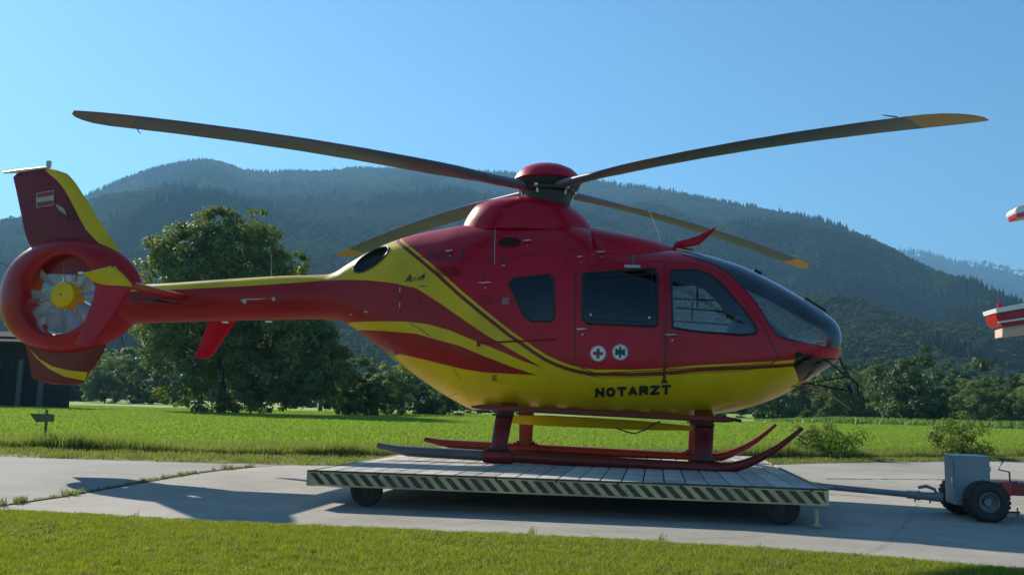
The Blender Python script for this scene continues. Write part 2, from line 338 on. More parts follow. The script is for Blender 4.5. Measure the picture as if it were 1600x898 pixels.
# forest on the hills: conifers and broadleaf crowns
def crown_mesh(seed, lobes, nleaf, ls, name='crown', rough=.25, droop=.0, clump=1.0):
    """leaf-sized faces through a crown made of many clumps; lobes: (x,y,z,rx,ry,rz)"""
    g = np.random.default_rng(seed); V = []; lob = np.array(lobes, float); vol = (lob[:, 3]*lob[:, 4]*lob[:, 5])**.66; pr = vol/vol.sum()
    nc = max(20, nleaf//110); ci = g.choice(len(lob), nc, p=pr); d = g.normal(size=(nc, 3)); d /= np.linalg.norm(d, axis=1, keepdims=True)
    rad = g.uniform(.62, 1.0, nc)**.6; cc = lob[ci, :3] + d*lob[ci, 3:]*rad[:, None]; cr = lob[ci, 3:].mean(axis=1)*g.uniform(.10, .26, nc)*clump
    w = cr**1.6; k = g.choice(nc, nleaf, p=w/w.sum()); e = g.normal(size=(nleaf, 3)); e /= np.linalg.norm(e, axis=1, keepdims=True)
    p = cc[k] + e*cr[k, None]*(g.uniform(.3, 1.25, nleaf)**.7)[:, None]*np.array([1.1, 1.1, .75]); p[:, 2] -= droop*g.random(nleaf)*cr[k]
    n = e*.8 + d[k]*.5 + np.array([0, 0, .5]) + g.normal(size=(nleaf, 3))*.55; n /= np.linalg.norm(n, axis=1, keepdims=True)
    t = np.cross(n, g.normal(size=(nleaf, 3))); t /= np.linalg.norm(t, axis=1, keepdims=True); b = np.cross(n, t); s = (ls*g.uniform(.6, 1.35, nleaf))[:, None]
    V = np.stack([p-t*s, p-b*s*.55+n*s*.15, p+t*s, p+b*s*.55+n*s*.15], 1).reshape(-1, 3); me = bpy.data.meshes.new(name)
    me.vertices.add(len(V)); me.vertices.foreach_set('co', V.astype(np.float32).ravel()); me.loops.add(len(V)); me.loops.foreach_set('vertex_index', np.arange(len(V), dtype=np.int32))
    me.polygons.add(nleaf); me.polygons.foreach_set('loop_start', np.arange(0, len(V), 4, dtype=np.int32)); me.update(calc_edges=True); return me
def conifer_lp(seed, tiers=5, seg=7):
    r_ = random.Random(seed); bm = bmesh.new()
    for i in range(tiers):
        z0 = .08+.80*i/tiers; R_ = .26*(1-i/tiers*.86); top = min(1, z0+.95/tiers*1.7); c = bm.verts.new((0, 0, top)); rg = []
        for k in range(seg*2):
            a = math.pi*k/seg + r_.random()*.2; q = R_*(1 if k % 2 else .55)*(.8+.4*r_.random()); rg.append(bm.verts.new((q*math.cos(a), q*math.sin(a), z0-.05*(k % 2))))
        for k in range(seg*2): bm.faces.new((rg[k], rg[(k+1) % (seg*2)], c))
    me = bpy.data.meshes.new('conifer_crown'); bm.to_mesh(me); bm.free(); return me
def broad_lp(seed):
    g = random.Random(seed); L = [(.16*math.cos(i*2.4)*(.4+g.random()), .16*math.sin(i*2.4)*(.4+g.random()), .42+.4*g.random(), .2, .2, .17) for i in range(8)]
    return crown_mesh(seed, L, 330, .060, 'broadleaf_crown', clump=1.6)
FC = foliage('conifer_needles', (.014, .032, .012), (.03, .055, .018), .1, .3, True, .9, .1); FB = foliage('broadleaf_far', (.028, .050, .014), (.12, .15, .035), .25, .3, True, .9, .1)
protos = [(conifer_lp(s), FC) for s in (1, 2, 3)] + [(broad_lp(s), FB) for s in (4, 5, 6, 7)]
def forest(name, fe, fd, a0, a1, r0, amp, dens, hs, ncand, rmin=0):
    az = rng.uniform(a0, a1, ncand); u = rng.random(ncand); pts, rot, scl, idx = [], [], [], []
    for a, q in zip(az, u):
        rr = float(fd(a)); r = math.sqrt(r0*r0+(rr*1.02*rr*1.02-r0*r0)*q)
        x, y = CAM[0]+r*math.sin(a), CAM[1]+r*math.cos(a); z = hill_z(a, r, fe, fd, r0, amp)
        c = noise.noise(Vector((x/170, y/170, 1.7))) + .45*noise.noise(Vector((x/45, y/45, 4))) + (.18 if r > rr*.93 else -.05)
        con = c > .10 if r > 800 else c > .26
        h = hs*(rng.uniform(.75, 1.35) if con else rng.uniform(.6, .95)); w = h*(.85 if con else 1.15)*rng.uniform(.8, 1.2)
        pts.append((x, y, z-.5)); rot.append((0, 0, rng.uniform(0, 6.28))); scl.append((w, w, h)); idx.append(int(rng.integers(0, 3)) if con else int(rng.integers(3, 7)))
    return scatter(name, protos, pts, rot, scl, idx)
vis0, vis1 = az_el(-350, 500)[0], az_el(1950, 500)[0]
forest('hill_forest', fe, fd, vis0, vis1-.001, 335, 45, 0, 13.0, 58000)
forest('far_mountain_forest', ge, gd, az_el(1250, 500)[0], az_el(1800, 500)[0], 2500, 60, 0, 22, 7000)

# ---- haze
bm = bmesh.new(); bmesh.ops.create_cube(bm, size=1, matrix=Matrix.Translation((300, 3000, 420)) @ Matrix.Diagonal((9000, 7400, 846, 1)))
me = bpy.data.meshes.new('haze'); bm.to_mesh(me); bm.free(); hm = bpy.data.materials.new('haze_air'); hm.use_nodes = True; nt = hm.node_tree; nt.nodes.clear()
pv = nt.nodes.new('ShaderNodeVolumePrincipled'); om = nt.nodes.new('ShaderNodeOutputMaterial'); pv.inputs['Color'].default_value = (.26, .58, .92, 1); pv.inputs['Density'].default_value = .00021; pv.inputs['Anisotropy'].default_value = .25
nt.links.new(pv.outputs[0], om.inputs['Volume']); tag(link('haze', me, hm), kind='stuff')

# ================================================================== LANDING TROLLEY
XL, XR, YN, YF = -1.646, 2.594, -2.827, 2.29
tro = empty('landing_trolley', (.47, -.27, 0)); tag(tro, 'low wheeled helicopter landing platform with white boards and black hazard stripes on its edge', 'trolley')
T0 = Vector((-.47, .27, 0))
PLK = mat('deck_board_white', (.60, .55, .48), .6, noise_amt=.4, noise_scale=3, bump=.3, bump_scale=25)
nt_ = PLK.node_tree; b_ = nt_.nodes['Principled BSDF']; src_ = b_.inputs['Base Color'].links[0].from_socket; oi_ = nt_.nodes.new('ShaderNodeObjectInfo'); mr_ = nt_.nodes.new('ShaderNodeMapRange'); mr_.inputs[3].default_value = .66; mr_.inputs[4].default_value = 1.04
vm_ = nt_.nodes.new('ShaderNodeVectorMath'); vm_.operation = 'SCALE'; nt_.links.new(oi_.outputs['Random'], mr_.inputs[0]); nt_.links.new(src_, vm_.inputs[0]); nt_.links.new(mr_.outputs[0], vm_.inputs['Scale']); nt_.links.new(vm_.outputs[0], b_.inputs['Base Color'])
FASC = mat('fascia_yellow_grey', (.52, .45, .20), .5, color2=(.30, .25, .14), noise_scale=4); UND = mat('chassis_steel', (.05, .055, .06), .6, noise_amt=.3)
npl = 24; wd = (XR-XL-.06)/npl; rows = [(-2.79, -2.45), (-2.43, -1.15), (-1.13, .3), (.32, 1.3), (1.32, 2.27)]
pm = {}
for i in range(npl):
    for j, (ya, yb) in enumerate(rows):
        if j not in pm:
            bm = bmesh.new(); box(bm, (0, 0, 0), (wd-.012, yb-ya, .035), bev=.004); pm[j] = part('deck_board', bm, PLK, tro, smooth=False); o = pm[j]
        else: o = pm[j].copy(); col.objects.link(o); o.parent = tro
        o.location = Vector((XL+.03+wd*(i+.5), .5*(ya+yb), HD-.0215+rng.uniform(-.0012, .0012))) + T0; o.rotation_euler = (0, 0, rng.uniform(-.0006, .0006))
bm = bmesh.new(); fy = YN-.0
for a, b in (((XL, YN), (XR, YN)), ((XL, YF), (XR, YF))): box(bm, Vector((.5*(a[0]+b[0]), a[1], HD-.065))+T0, (XR-XL+.02, .02, .128), bev=.003)
for x in (XL, XR): box(bm, Vector((x, .5*(YN+YF), HD-.065))+T0, (.02, YF-YN-.022, .126), bev=.003)
part('fascia', bm, FASC, tro, smooth=False)
n = 40; st = (XR-XL)/n
for k in range(n):
    x0 = XL+.02+k*st; z1, z0_ = HD-.022, HD-.114; sh = .088; w = st*.52
    pts = [(x0, z1), (x0+w, z1), (x0+w+sh, z0_), (x0+sh, z0_)]; pts = [(min(x, XR-.01), z) for x, z in pts]
    bm = bmesh.new(); bm.faces.new([bm.verts.new(Vector((x, YN-.0125, z))+T0) for x, z in pts]); part('hazard_stripe', bm, mat('hazard_black', (.016, .018, .014), .5, color2=(.055, .052, .035), noise_scale=5), tro, smooth=False)
for k in range(9):
    bm = bmesh.new(); bmesh.ops.create_cone(bm, cap_ends=True, segments=8, radius1=.011, radius2=.009, depth=.012, matrix=Matrix.Translation(Vector((XL+.12+k*.5, YN-.017, HD-.018))+T0) @ Matrix.Rotation(R(90), 4, 'X')); part('edge_bolt', bm, UND, tro)
bm = bmesh.new(); tube(bm, [Vector((XL, YN-.012, HD-.004))+T0, Vector((XR, YN-.012, HD-.004))+T0], .007, 4); part('edge_angle', bm, UND, tro)
bm = bmesh.new()
for y in (-2.2, -1.0, .2, 1.4): box(bm, Vector((.5*(XL+XR), y, HD-.085))+T0, (XR-XL-.1, .08, .08))
for x in (-1.2, .4, 2.25): box(bm, Vector((x, .5*(YN+YF), HD-.088))+T0, (.09, YF-YN-.1, .078))
part('chassis', bm, UND, tro, smooth=False)
TYRE = mat('tyre_rubber', (.036, .033, .030), .8, noise_amt=.3, noise_scale=14, bump=.3, bump_scale=60)
def tyre_prof(Ro, Ri, w): return [(Ri, -w*.42), (Ri+.3*(Ro-Ri), -w*.5), (Ro-.25*(Ro-Ri), -w*.48), (Ro-.04*(Ro-Ri), -w*.36), (Ro, -w*.2), (Ro, w*.2), (Ro-.04*(Ro-Ri), w*.36), (Ro-.25*(Ro-Ri), w*.48), (Ri+.3*(Ro-Ri), w*.5), (Ri, w*.42)]
def wheel(name, c, Ro, Ri, w, parent, rim_m, lugs=0, steer=0):
    M = Matrix.Translation(c) @ Matrix.Rotation(steer, 4, 'Z') @ ROTY
    bm = bmesh.new(); lathe(bm, tyre_prof(Ro, Ri, w), 40, M, closed=True)
    if lugs:
        for k in range(lugs):
            a = 2*math.pi*k/lugs
            for s in (-1, 0, 1):
                box(bm, (0, 0, 0), (.010, .030, w*.22), M @ Matrix.Rotation(a+(.5 if s == 0 else 0)*2*math.pi/lugs, 4, 'Z') @ Matrix.Translation((Ro+.001, 0, s*w*.27)))
    wh = part(name, bm, TYRE, parent, angle=35)
    bm = bmesh.new(); lathe(bm, [(Ri+.004, w*.40), (Ri-.006, w*.43), (Ri*.86, w*.36), (Ri*.80, w*.16), (Ri*.45, w*.10), (Ri*.38, w*.24), (0, w*.26), (0, -w*.3), (Ri*.8, -w*.3), (Ri+.004, -w*.40)], 32, M); part('rim', bm, rim_m, wh, angle=30)
    if lugs:
        for k in range(5):
            a = 2*math.pi*k/5; bm = bmesh.new(); bmesh.ops.create_cone(bm, cap_ends=True, segments=6, radius1=Ri*.07, radius2=Ri*.07, depth=.02, matrix=M @ Matrix.Translation((Ri*.6*math.cos(a), Ri*.6*math.sin(a), w*.15))); part('wheel_nut', bm, rim_m, wh, smooth=False)
    return wh
for x, y in ((-1.19, -2.62), (2.27, -2.66), (-1.19, 2.0), (2.27, 2.0)):
    wheel('wheel', Vector((x, y, .142))+T0, .14, .06, .085, tro, UND)
    bm = bmesh.new(); box(bm, Vector((x+.02, y+.075, .19))+T0, (.10, .05, .12), bev=.008); part('wheel_fork', bm, UND, tro)
# corner jack at the right
j0 = at_y(1276, 800, -2.80); bm = bmesh.new(); tube(bm, [Vector((j0[0], -2.80, .03))+T0, Vector((j0[0], -2.80, .15))+T0], .016, 8); tube(bm, [Vector((j0[0], -2.80, .02))+T0, Vector((j0[0], -2.80, .03))+T0], .035, 10); part('corner_jack', bm, FASC, tro)
# drawbar to the tug
a = Vector((XR-.05, -.95, HD-.10)); b = Vector(at_y(1474, 777, -1.45)); BAR = mat('drawbar_grey', (.20, .21, .23), .5, noise_amt=.25)
bm = bmesh.new(); tube(bm, [a+T0, a+(b-a)*.8+T0], .028, 8); tube(bm, [Vector((XR-.05, -1.7, HD-.11))+T0, a+(b-a)*.32+T0], .022, 8); tube(bm, [Vector((XR-.05, -.2, HD-.11))+T0, a+(b-a)*.32+T0], .022, 8); part('drawbar', bm, BAR, tro)
bm = bmesh.new(); tube(bm, [a+(b-a)*.78+T0, a+(b-a)*.97+T0], .036, 12); tube(bm, [a+(b-a)*.84+T0, a+(b-a)*.86+T0], .043, 12); tube(bm, [a+(b-a)*.93+T0, b+T0], .04, 12)
for t in (.83, .92): tube(bm, [a+(b-a)*t+T0, a+(b-a)*t+T0-Vector((0, 0, .06))], .008, 6)
h = a+(b-a)*.97; tube(bm, [h+T0, h+Vector((-.03, 0, .07))+T0, h+Vector((-.10, 0, .095))+T0, h+Vector((-.17, 0, .08))+T0], [.014, .014, .016, .014], 8); part('hitch_coupling', bm, BAR, tro)

# ================================================================== TUG
TRED2 = mat('tug_red', (.36, .03, .02), .5, noise_amt=.3, noise_scale=6); CAB = mat('cabinet_grey', (.26, .30, .31), .55, noise_amt=.2, noise_scale=4, bump=.1, bump_scale=12)
tn = at_y(1541, 783, -1.78); tf = tn + np.array([-.02, .62, 0.0]); rw_ = tn[2]
tug = empty('towing_tug', (float(tn[0]), -1.5, 0)); tug_o = Vector((-float(tn[0]), 1.5, 0)); tag(tug, 'small red towing tug with knobbly black tyres and a grey box between its wheels', 'tug')
for c, s in ((tn, -1), (tf, 1)):
    wheel('wheel', Vector((c[0], c[1], rw_))+tug_o, rw_, rw_*.50, .20, tug, mat('rim_grey', (.26, .25, .24), .6, noise_amt=.4, noise_scale=20), lugs=26)
x0, x1 = at_y(1491, 712, -1.58)[0], at_y(1546, 712, -1.58)[0]; zt = at_y(1518, 712.5, -1.58)[2]; zb = at_y(1492, 788, -1.58)[2]
bm = bmesh.new(); box(bm, Vector((.5*(x0+x1), -1.43, .5*(zt+zb)))+tug_o, (x1-x0, .30, zt-zb), bev=.004)
cb = part('equipment_box', bm, CAB, tug, smooth=False)
bm = bmesh.new(); box(bm, Vector((.5*(x0+x1), -1.43, zt+.003))+tug_o, (x1-x0+.012, .312, .010), bev=.003); part('box_lid', bm, mat('lid_grey', (.40, .43, .42), .5), cb, smooth=False)
bm = bmesh.new(); box(bm, Vector((x0-.004, -1.43, .5*(zt+zb)))+tug_o, (.008, .24, zt-zb-.06), bev=.002); part('box_door', bm, CAB, cb, smooth=False)
bm = bmesh.new(); box(bm, Vector((x0-.013, -1.53, .5*(zt+zb)))+tug_o, (.012, .02, .05)); part('box_latch', bm, STEEL, cb, smooth=False)
for zz in (.12, .3):
    bm = bmesh.new(); tube(bm, [Vector((x1+.004, -1.57, zb+zz))+tug_o, Vector((x1+.004, -1.57, zb+zz+.04))+tug_o], .008, 6); part('box_hinge', bm, STEEL, cb)
bm = bmesh.new(); tube(bm, [Vector((x1, -1.5, zb+.06))+tug_o, Vector((x1+.10, -1.56, .30))+tug_o, Vector((x1+.22, -1.58, .33))+tug_o], .010, 6); part('hose', bm, BLK, tug)
bm = bmesh.new(); tube(bm, [Vector((tn[0], tn[1]+.05, rw_))+tug_o, Vector((tn[0], tf[1]-.05, rw_))+tug_o], .03, 8); box(bm, Vector((tn[0]+.02, -1.45, rw_-.03))+tug_o, (.30, .28, .08)); part('axle', bm, UND, tug)
xa = at_y(1566, 760, -1.62)[0]
bm = bmesh.new(); box(bm, Vector((xa+.52, -1.45, .27))+tug_o, (1.15, .34, .11), bev=.01); part('chassis', bm, TRED2, tug, smooth=False)
bm = bmesh.new(); box(bm, Vector((xa-.10, -1.45, .315))+tug_o, (.16, .30, .02)); box(bm, Vector((xa+.03, -1.63, .27))+tug_o, (.08, .02, .12), bev=.006); part('tow_bracket', bm, mat('bright_red', (.55, .02, .03), .4), tug, smooth=False)
bm = bmesh.new(); cr = [Vector(at_y(*q, -1.55))+tug_o for q in ((1579, 762), (1577, 737), (1560, 733), (1567, 720))]; tube(bm, cr, .008, 8); part('crank_handle', bm, UND, tug)
bm = bmesh.new(); q = Vector(at_y(1590, 800, -1.6)); tube(bm, [q+tug_o+Vector((-.06, 0, 0)), q+tug_o+Vector((.02, 0, 0))], .01, 6); tube(bm, [q+tug_o+Vector((0, 0, -.04)), q+tug_o+Vector((0, 0, .04))], .006, 6); part('tow_pin', bm, UND, tug)
bm = bmesh.new(); box(bm, Vector((xa+.9, -1.45, .42))+tug_o, (.5, .42, .22), bev=.03); box(bm, Vector((xa+1.25, -1.45, .60))+tug_o, (.08, .40, .30), bev=.02); part('driver_seat', bm, SEAT, tug)
for yy in (-1.78, -1.16): wheel('wheel', Vector((xa+1.15, yy, .20))+tug_o, .20, .10, .14, tug, UND)

# ================================================================== SECOND HELICOPTER (only its tail pieces reach into the frame)
h2 = empty('parked_helicopter', (9.3, -1.2, 0)); o2 = Vector((-9.3, 1.2, 0)); tag(h2, 'red and white tail pieces of a second aircraft jutting in at the right edge', 'helicopter')
M2R = paint('second_red', (.42, .012, .03)); M2W = paint('second_white', (.80, .78, .76), .08)
Y2 = -1.2
def P2(px, py, y=Y2): return Vector(at_y(px, py, y))+o2
bm = bmesh.new()
s0 = [P2(1556, 484), P2(1559, 498), P2(1567, 511), P2(1600, 506), P2(1600, 474)]
def slab(pts, y0, y1, m, nm, par, bev=.012):
    bm = bmesh.new(); a = [bm.verts.new((p.x, y0-h2.location.y, p.z)) for p in pts]; b = [bm.verts.new((p.x, y1-h2.location.y, p.z)) for p in pts]; n = len(pts)
    for k in range(n): bm.faces.new((a[k], a[(k+1) % n], b[(k+1) % n], b[k]))
    bm.faces.new(a); bm.faces.new(b); bmesh.ops.bevel(bm, geom=bm.edges[:], offset=bev, segments=2, affect='EDGES'); return part(nm, bm, m, par, angle=40)
top_w = slab([P2(1554.5, 482), P2(1557, 489), P2(1790, 449), P2(1790, 437)], Y2-.02, Y2+.34, M2W, 'tailplane_top', h2, .004)
tp = slab([P2(1557, 489.5), P2(1559, 500), P2(1568, 510), P2(1790, 478), P2(1790, 449.5)], Y2, Y2+.32, M2R, 'tailplane', h2)
slab([P2(1559, 502.5), P2(1559, 505), P2(1700, 484), P2(1700, 481)], Y2-.012, Y2-.002, M2W, 'tailplane_stripe', h2, .001)
slab([P2(1570, 512), P2(1570, 526), P2(1790, 496), P2(1790, 480)], Y2+.06, Y2+.26, mat('second_tan', (.62, .42, .32), .5), 'tailplane_flap', h2, .005)
bm = bmesh.new(); c = P2(1562.5, 477.5, Y2+.1); tube(bm, [c-Vector((0, 0, .03)), c+Vector((0, 0, .022))], .026, 12); part('position_light', bm, M2R, h2)
slab([P2(1593, 321), P2(1589, 328), P2(1592, 332), P2(1720, 300), P2(1720, 290)], Y2+.05, Y2+.30, M2W, 'fin_tip', h2, .006)
slab([P2(1592, 332.5), P2(1594, 338), P2(1720, 318), P2(1720, 300.5)], Y2+.06, Y2+.29, mat('second_magenta', (.45, .03, .10), .35, coat=.5), 'fin_tip_band', h2, .006)
# its fin, boom, cabin and skids stand outside the frame, joined to those pieces
qa = at_y(1735, 462, Y2); XB, ZB = float(qa[0])-9.3, float(qa[2]); YB = .14
slab([P2(1655, 312), P2(1715, 304), P2(1800, 440), P2(1800, 470), P2(1718, 470)], Y2+.10, Y2+.22, M2R, 'vertical_fin', h2, .01)
bm = bmesh.new(); rings = []
for x, z, w, hh in ((0, ZB, .06, .08), (.5, ZB, .13, .15), (1.6, ZB-.03, .17, .18), (2.8, ZB-.06, .24, .26), (3.8, ZB-.2, .55, .60), (5.0, 1.60, .80, .88), (6.4, 1.50, .82, .90), (7.4, 1.35, .70, .75), (8.1, 1.15, .35, .40), (8.3, 1.08, .06, .08)):
    rings.append([(XB+x, YB+w*math.cos(t), z+hh*math.sin(t)) for t in np.linspace(0, 2*math.pi, 25)[:-1]])
loft(bm, rings); part('fuselage', bm, M2R, h2, angle=60)
bm = bmesh.new()
for sd in (-1, 1):
    tube(bm, [(XB+4.2, YB+sd, .06), (XB+7.2, YB+sd, .06), (XB+7.7, YB+sd, .25)], .05, 8)
    for x in (4.9, 6.6): tube(bm, [(XB+x, YB+sd, .06), (XB+x, YB+sd*.5, .85)], .05, 8)
part('skids', bm, GEAR, h2)
bm = bmesh.new(); lathe(bm, [(0, 3.2), (.3, 3.16), (.36, 3.05), (.3, 2.95), (.5, 2.6), (.8, 2.3), (0, 2.2)], 24, Matrix.Translation((XB+5.2, YB, 0))); part('mast_fairing', bm, M2R, h2)
for k in range(4):
    bm = bmesh.new(); a_ = R(20+90*k); tube(bm, [(XB+5.2+math.cos(a_)*r, YB+math.sin(a_)*r, 3.1-.3*(r/5)**2) for r in (.3, 2, 3.5, 5)], .14, 8, flat=(.14, 1)); 
    if k in (0, 3): part('rotor_blade', bm, BLADE, h2)
    else: bm.free()

# ================================================================== HELICOPTER
heli = empty('rescue_helicopter', (0, 0, HD), (0, TILT, 0))
tag(heli, 'red and yellow rescue helicopter with NOTARZT lettering parked on the wheeled landing trolley', 'helicopter')
XN = 3.235
def srt(X): return np.sqrt(np.maximum(XN - np.asarray(X, float), 0))
TOPPX = [(1306, 505), (1290, 491), (1270, 478), (1240, 459), (1200, 437), (1160, 418), (1130, 408), (1100, 400), (1062, 395), (1000, 393), (965, 389)]
top_pts = [(XN, 1.44), (XN-.012, 1.53)] + [tuple(hp(*q)[[0, 2]]) for q in TOPPX] + [(.56, 2.46), (.50, 2.585), (.35, 2.65)] + \
    [tuple(hp(*q)[[0, 2]]) for q in [(890, 351), (850, 350), (800, 350), (760, 352), (725, 355), (700, 359), (670, 364), (640, 371), (610, 381), (580, 394), (550, 411), (530, 424), (515, 429), (450, 431), (350, 437), (205, 445)]] + [(-5.6, 1.83), (-6.0, 1.80)]
bot_pts = [(XN, 1.44), (XN-.012, 1.34)] + [tuple(hp(*q)[[0, 2]]) for q in [(1311, 556), (1302, 568), (1280, 583), (1255, 598), (1220, 618), (1180, 633), (1140, 643)]] + \
    [(1.5, .545), (.6, .535), (-.3, .535)] + [tuple(hp(*q)[[0, 2]]) for q in [(745, 640), (720, 629), (690, 612), (660, 592), (630, 570), (600, 547), (575, 527), (550, 510), (530, 501), (505, 499), (400, 500), (250, 504)]] + [(-5.2, 1.36), (-5.6, 1.40), (-6.0, 1.44)]
def fs(pts): return pchip(srt([p[0] for p in pts]), [p[1] for p in pts])
fT, fB = fs(top_pts), fs(bot_pts)
fW = fs([(XN, 0), (XN-.012, .13), (XN-.05, .24), (3.05, .39), (2.8, .54), (2.5, .635), (2.1, .71), (1.6, .765), (1.0, .785), (0, .785), (-.6, .76), (-1.1, .68), (-1.6, .54), (-2.1, .38), (-2.5, .275), (-2.8, .225), (-3.4, .205), (-5.0, .18), (-6.0, .17)])
fZ = fs([(XN, 1.44), (2.9, 1.34), (2.4, 1.22), (1.6, 1.18), (.6, 1.18), (-.6, 1.25), (-1.4, 1.42), (-2.0, 1.60), (-2.6, 1.72), (-3.2, 1.72), (-5, 1.62), (-6, 1.62)])
fNU = fs([(XN, 2), (2.6, 2.1), (1.6, 2.6), (.65, 2.9), (.4, 2.7), (-.6, 2.7), (-1.6, 2.3), (-2.6, 2.3), (-6, 2.3)])
fNL = fs([(XN, 2), (2.4, 2.3), (1.2, 3.2), (-.4, 3.2), (-1.4, 2.6), (-2.6, 2.2), (-6, 2.1)])
def sec(X):
    s = srt(X); return fT(s), fB(s), fW(s), fZ(s), fNU(s), fNL(s)
def Fimp(P):
    P = np.atleast_2d(P); t, b, w, zc, nu, nl = sec(P[:, 0]); z = P[:, 2]; up = z >= zc
    h = np.where(up, t-zc, zc-b); n = np.where(up, nu, nl)
    return (np.abs(P[:, 1])/np.maximum(w, 1e-4))**n + (np.abs(z-zc)/np.maximum(h, 1e-4))**n - 1
def normals(P):
    P = np.atleast_2d(np.asarray(P, float)).copy(); P[:, 0] = np.clip(P[:, 0], -5.95, XN-.004); e = 2e-3; g = np.zeros_like(P)
    for k in range(3):
        d = np.zeros(3); d[k] = e; g[:, k] = (Fimp(P+d)-Fimp(P-d))
    return g/np.maximum(np.linalg.norm(g, axis=1, keepdims=True), 1e-9)
def yside(X, Z):
    t, b, w, zc, nu, nl = [float(v) for v in sec(np.array([X]))] if False else [float(np.ravel(v)[0]) for v in sec(np.array([X]))]
    h, n = (t-zc, nu) if Z >= zc else (zc-b, nl)
    q = min(abs(Z-zc)/max(h, 1e-4), 1); return w*(1-q**n)**(1/n)
def surf(px, py):
    """sight line meets the helicopter's skin (starboard side), helicopter coordinates"""
    d = w2l(ray(px, py), True); Y = np.linspace(-1.1, 0, 221); P = LC + ((Y-LC[1])/d[1])[:, None]*d
    f = Fimp(P); k = np.where(f < 0)[0]
    if len(k) == 0: return hp(px, py, -.1)
    k = k[0]
    if k == 0: return P[0]
    a = f[k-1]/(f[k-1]-f[k]); return P[k-1]*(1-a) + P[k]*a
def sxz(pts): return [tuple(surf(*q)[[0, 2]]) for q in pts]
def on_skin(X, Z, off=0.0, side=-1):
    p = np.array([X, side*yside(X, Z), Z]); return p + off*normals(p)[0]
def rounded(poly, r, n=5):
    out = []; m = len(poly)
    for i in range(m):
        p = np.array(poly[i]); a = np.array(poly[i-1])-p; b = np.array(poly[(i+1) % m])-p
        la, lb = np.linalg.norm(a), np.linalg.norm(b); ang = math.acos(max(-1, min(1, a@b/la/lb)))
        if ang > R(150) or r == 0: out.append(tuple(p)); continue
        d = min(r/math.tan(ang/2), la*.45, lb*.45)
        A, B = p+a/la*d, p+b/lb*d
        for k in range(n+1):
            t = k/n; out.append(tuple((1-t)**2*A + 2*t*(1-t)*p + t*t*B))
    return out
def inpoly(P, poly):
    x, z = P[:, 0], P[:, 1]; c = np.zeros(len(x), bool); m = len(poly)
    for i in range(m):
        (x1, z1), (x2, z2) = poly[i-1], poly[i]
        if z1 == z2: continue
        c ^= ((z1 > z) != (z2 > z)) & (x < (x2-x1)*(z-z1)/(z2-z1)+x1)
    return c
def cut(bm, poly):
    """score the mesh along a closed outline in the x-z plane"""
    for i in range(len(poly)):
        (x1, z1), (x2, z2) = poly[i-1], poly[i]
        L = math.hypot(x2-x1, z2-z1)
        if L < 1e-5: continue
        nx, nz = (z2-z1)/L, -(x2-x1)/L; e = .0015
        a, b, c, d = min(x1, x2)-e, max(x1, x2)+e, min(z1, z2)-e, max(z1, z2)+e
        fs_ = []
        for f in bm.faces:
            v = [q.co for q in f.verts]; xs = [q.x for q in v]
            if max(xs) < a or min(xs) > b: continue
            zs = [q.z for q in v]
            if max(zs) < c or min(zs) > d: continue
            s = [(q.x-x1)*nx+(q.z-z1)*nz for q in v]
            if max(s) < 1e-6 or min(s) > -1e-6: continue
            fs_.append(f)
        if fs_:
            g = list({v for f in fs_ for v in f.verts}) + list({q for f in fs_ for q in f.edges}) + fs_
            bmesh.ops.bisect_plane(bm, geom=g, dist=1e-6, plane_co=(x1, 0, z1), plane_no=(nx, 0, nz))

def body_mesh():
    bm = bmesh.new(); n = 64
    xs = list(XN - np.linspace(.008, 1, 26)[:]**2*.9) + list(np.arange(XN-.94, -6.0, -.045)) + [-6.0]
    xs = np.array(xs); t, b, w, zc, nu, nl = sec(xs); rings = []
    for i, X in enumerate(xs):
        rg = []
        for k in range(n):
            a = 2*math.pi*(k+.0)/n; c, s = math.cos(a), math.sin(a); e = nu[i] if s >= 0 else nl[i]; h = t[i]-zc[i] if s >= 0 else zc[i]-b[i]
            rg.append((X, w[i]*math.copysign(abs(c)**(2/e), c), zc[i]+h*math.copysign(abs(s)**(2/e), s)))
        rings.append(rg)
    loft(bm, rings, cap=False)
    tip = bm.verts.new((XN, 0, 1.44)); bm.verts.ensure_lookup_table()
    for k in range(n): bm.faces.new((bm.verts[k], tip, bm.verts[(k+1) % n]))
    bmesh.ops.recalc_face_normals(bm, faces=bm.faces)
    return bm
# ---- outlines (starboard side, helicopter x-z)
cab_win = rounded(sxz([(910, 427), (1021, 419), (1028, 428), (1027, 510), (917, 505), (910, 498)]), .035)
rear_win = rounded(sxz([(795, 443), (803, 435), (858, 429), (865, 437), (866, 497), (860, 502), (831, 502), (819, 494)]), .02)
pil_win = rounded(sxz([(1048, 422), (1090, 422), (1112, 430), (1130, 445), (1147, 465), (1167, 489), (1183, 514), (1180, 521), (1157, 523), (1090, 518), (1051, 512)]), .03)
cab_door = rounded(sxz([(899, 416), (1037, 408), (1038, 578), (990, 580), (930, 583), (906, 573), (899, 560)]), .05)
pil_door = rounded(sxz([(1041, 409), (1090, 413), (1112, 420), (1131, 431), (1146, 446), (1161, 467), (1177, 487), (1191, 507), (1202, 527), (1214, 553), (1210, 567), (1120, 573), (1041, 577)]), .04)
ws_curve = sxz([(1066, 397.5), (1090, 405), (1112, 411.5), (1133.5, 423), (1148.5, 437), (1163.6, 452), (1178.6, 469), (1190, 486), (1200, 503), (1210, 518.6), (1218, 526)])
windshield = [(ws_curve[0][0]-.015, 2.6)] + ws_curve + sxz([(1245, 533), (1280, 540)]) + [(hp(1311, 548)[0], hp(1311, 548)[2]), (3.5, hp(1311, 546)[2]), (3.5, 2.6)]
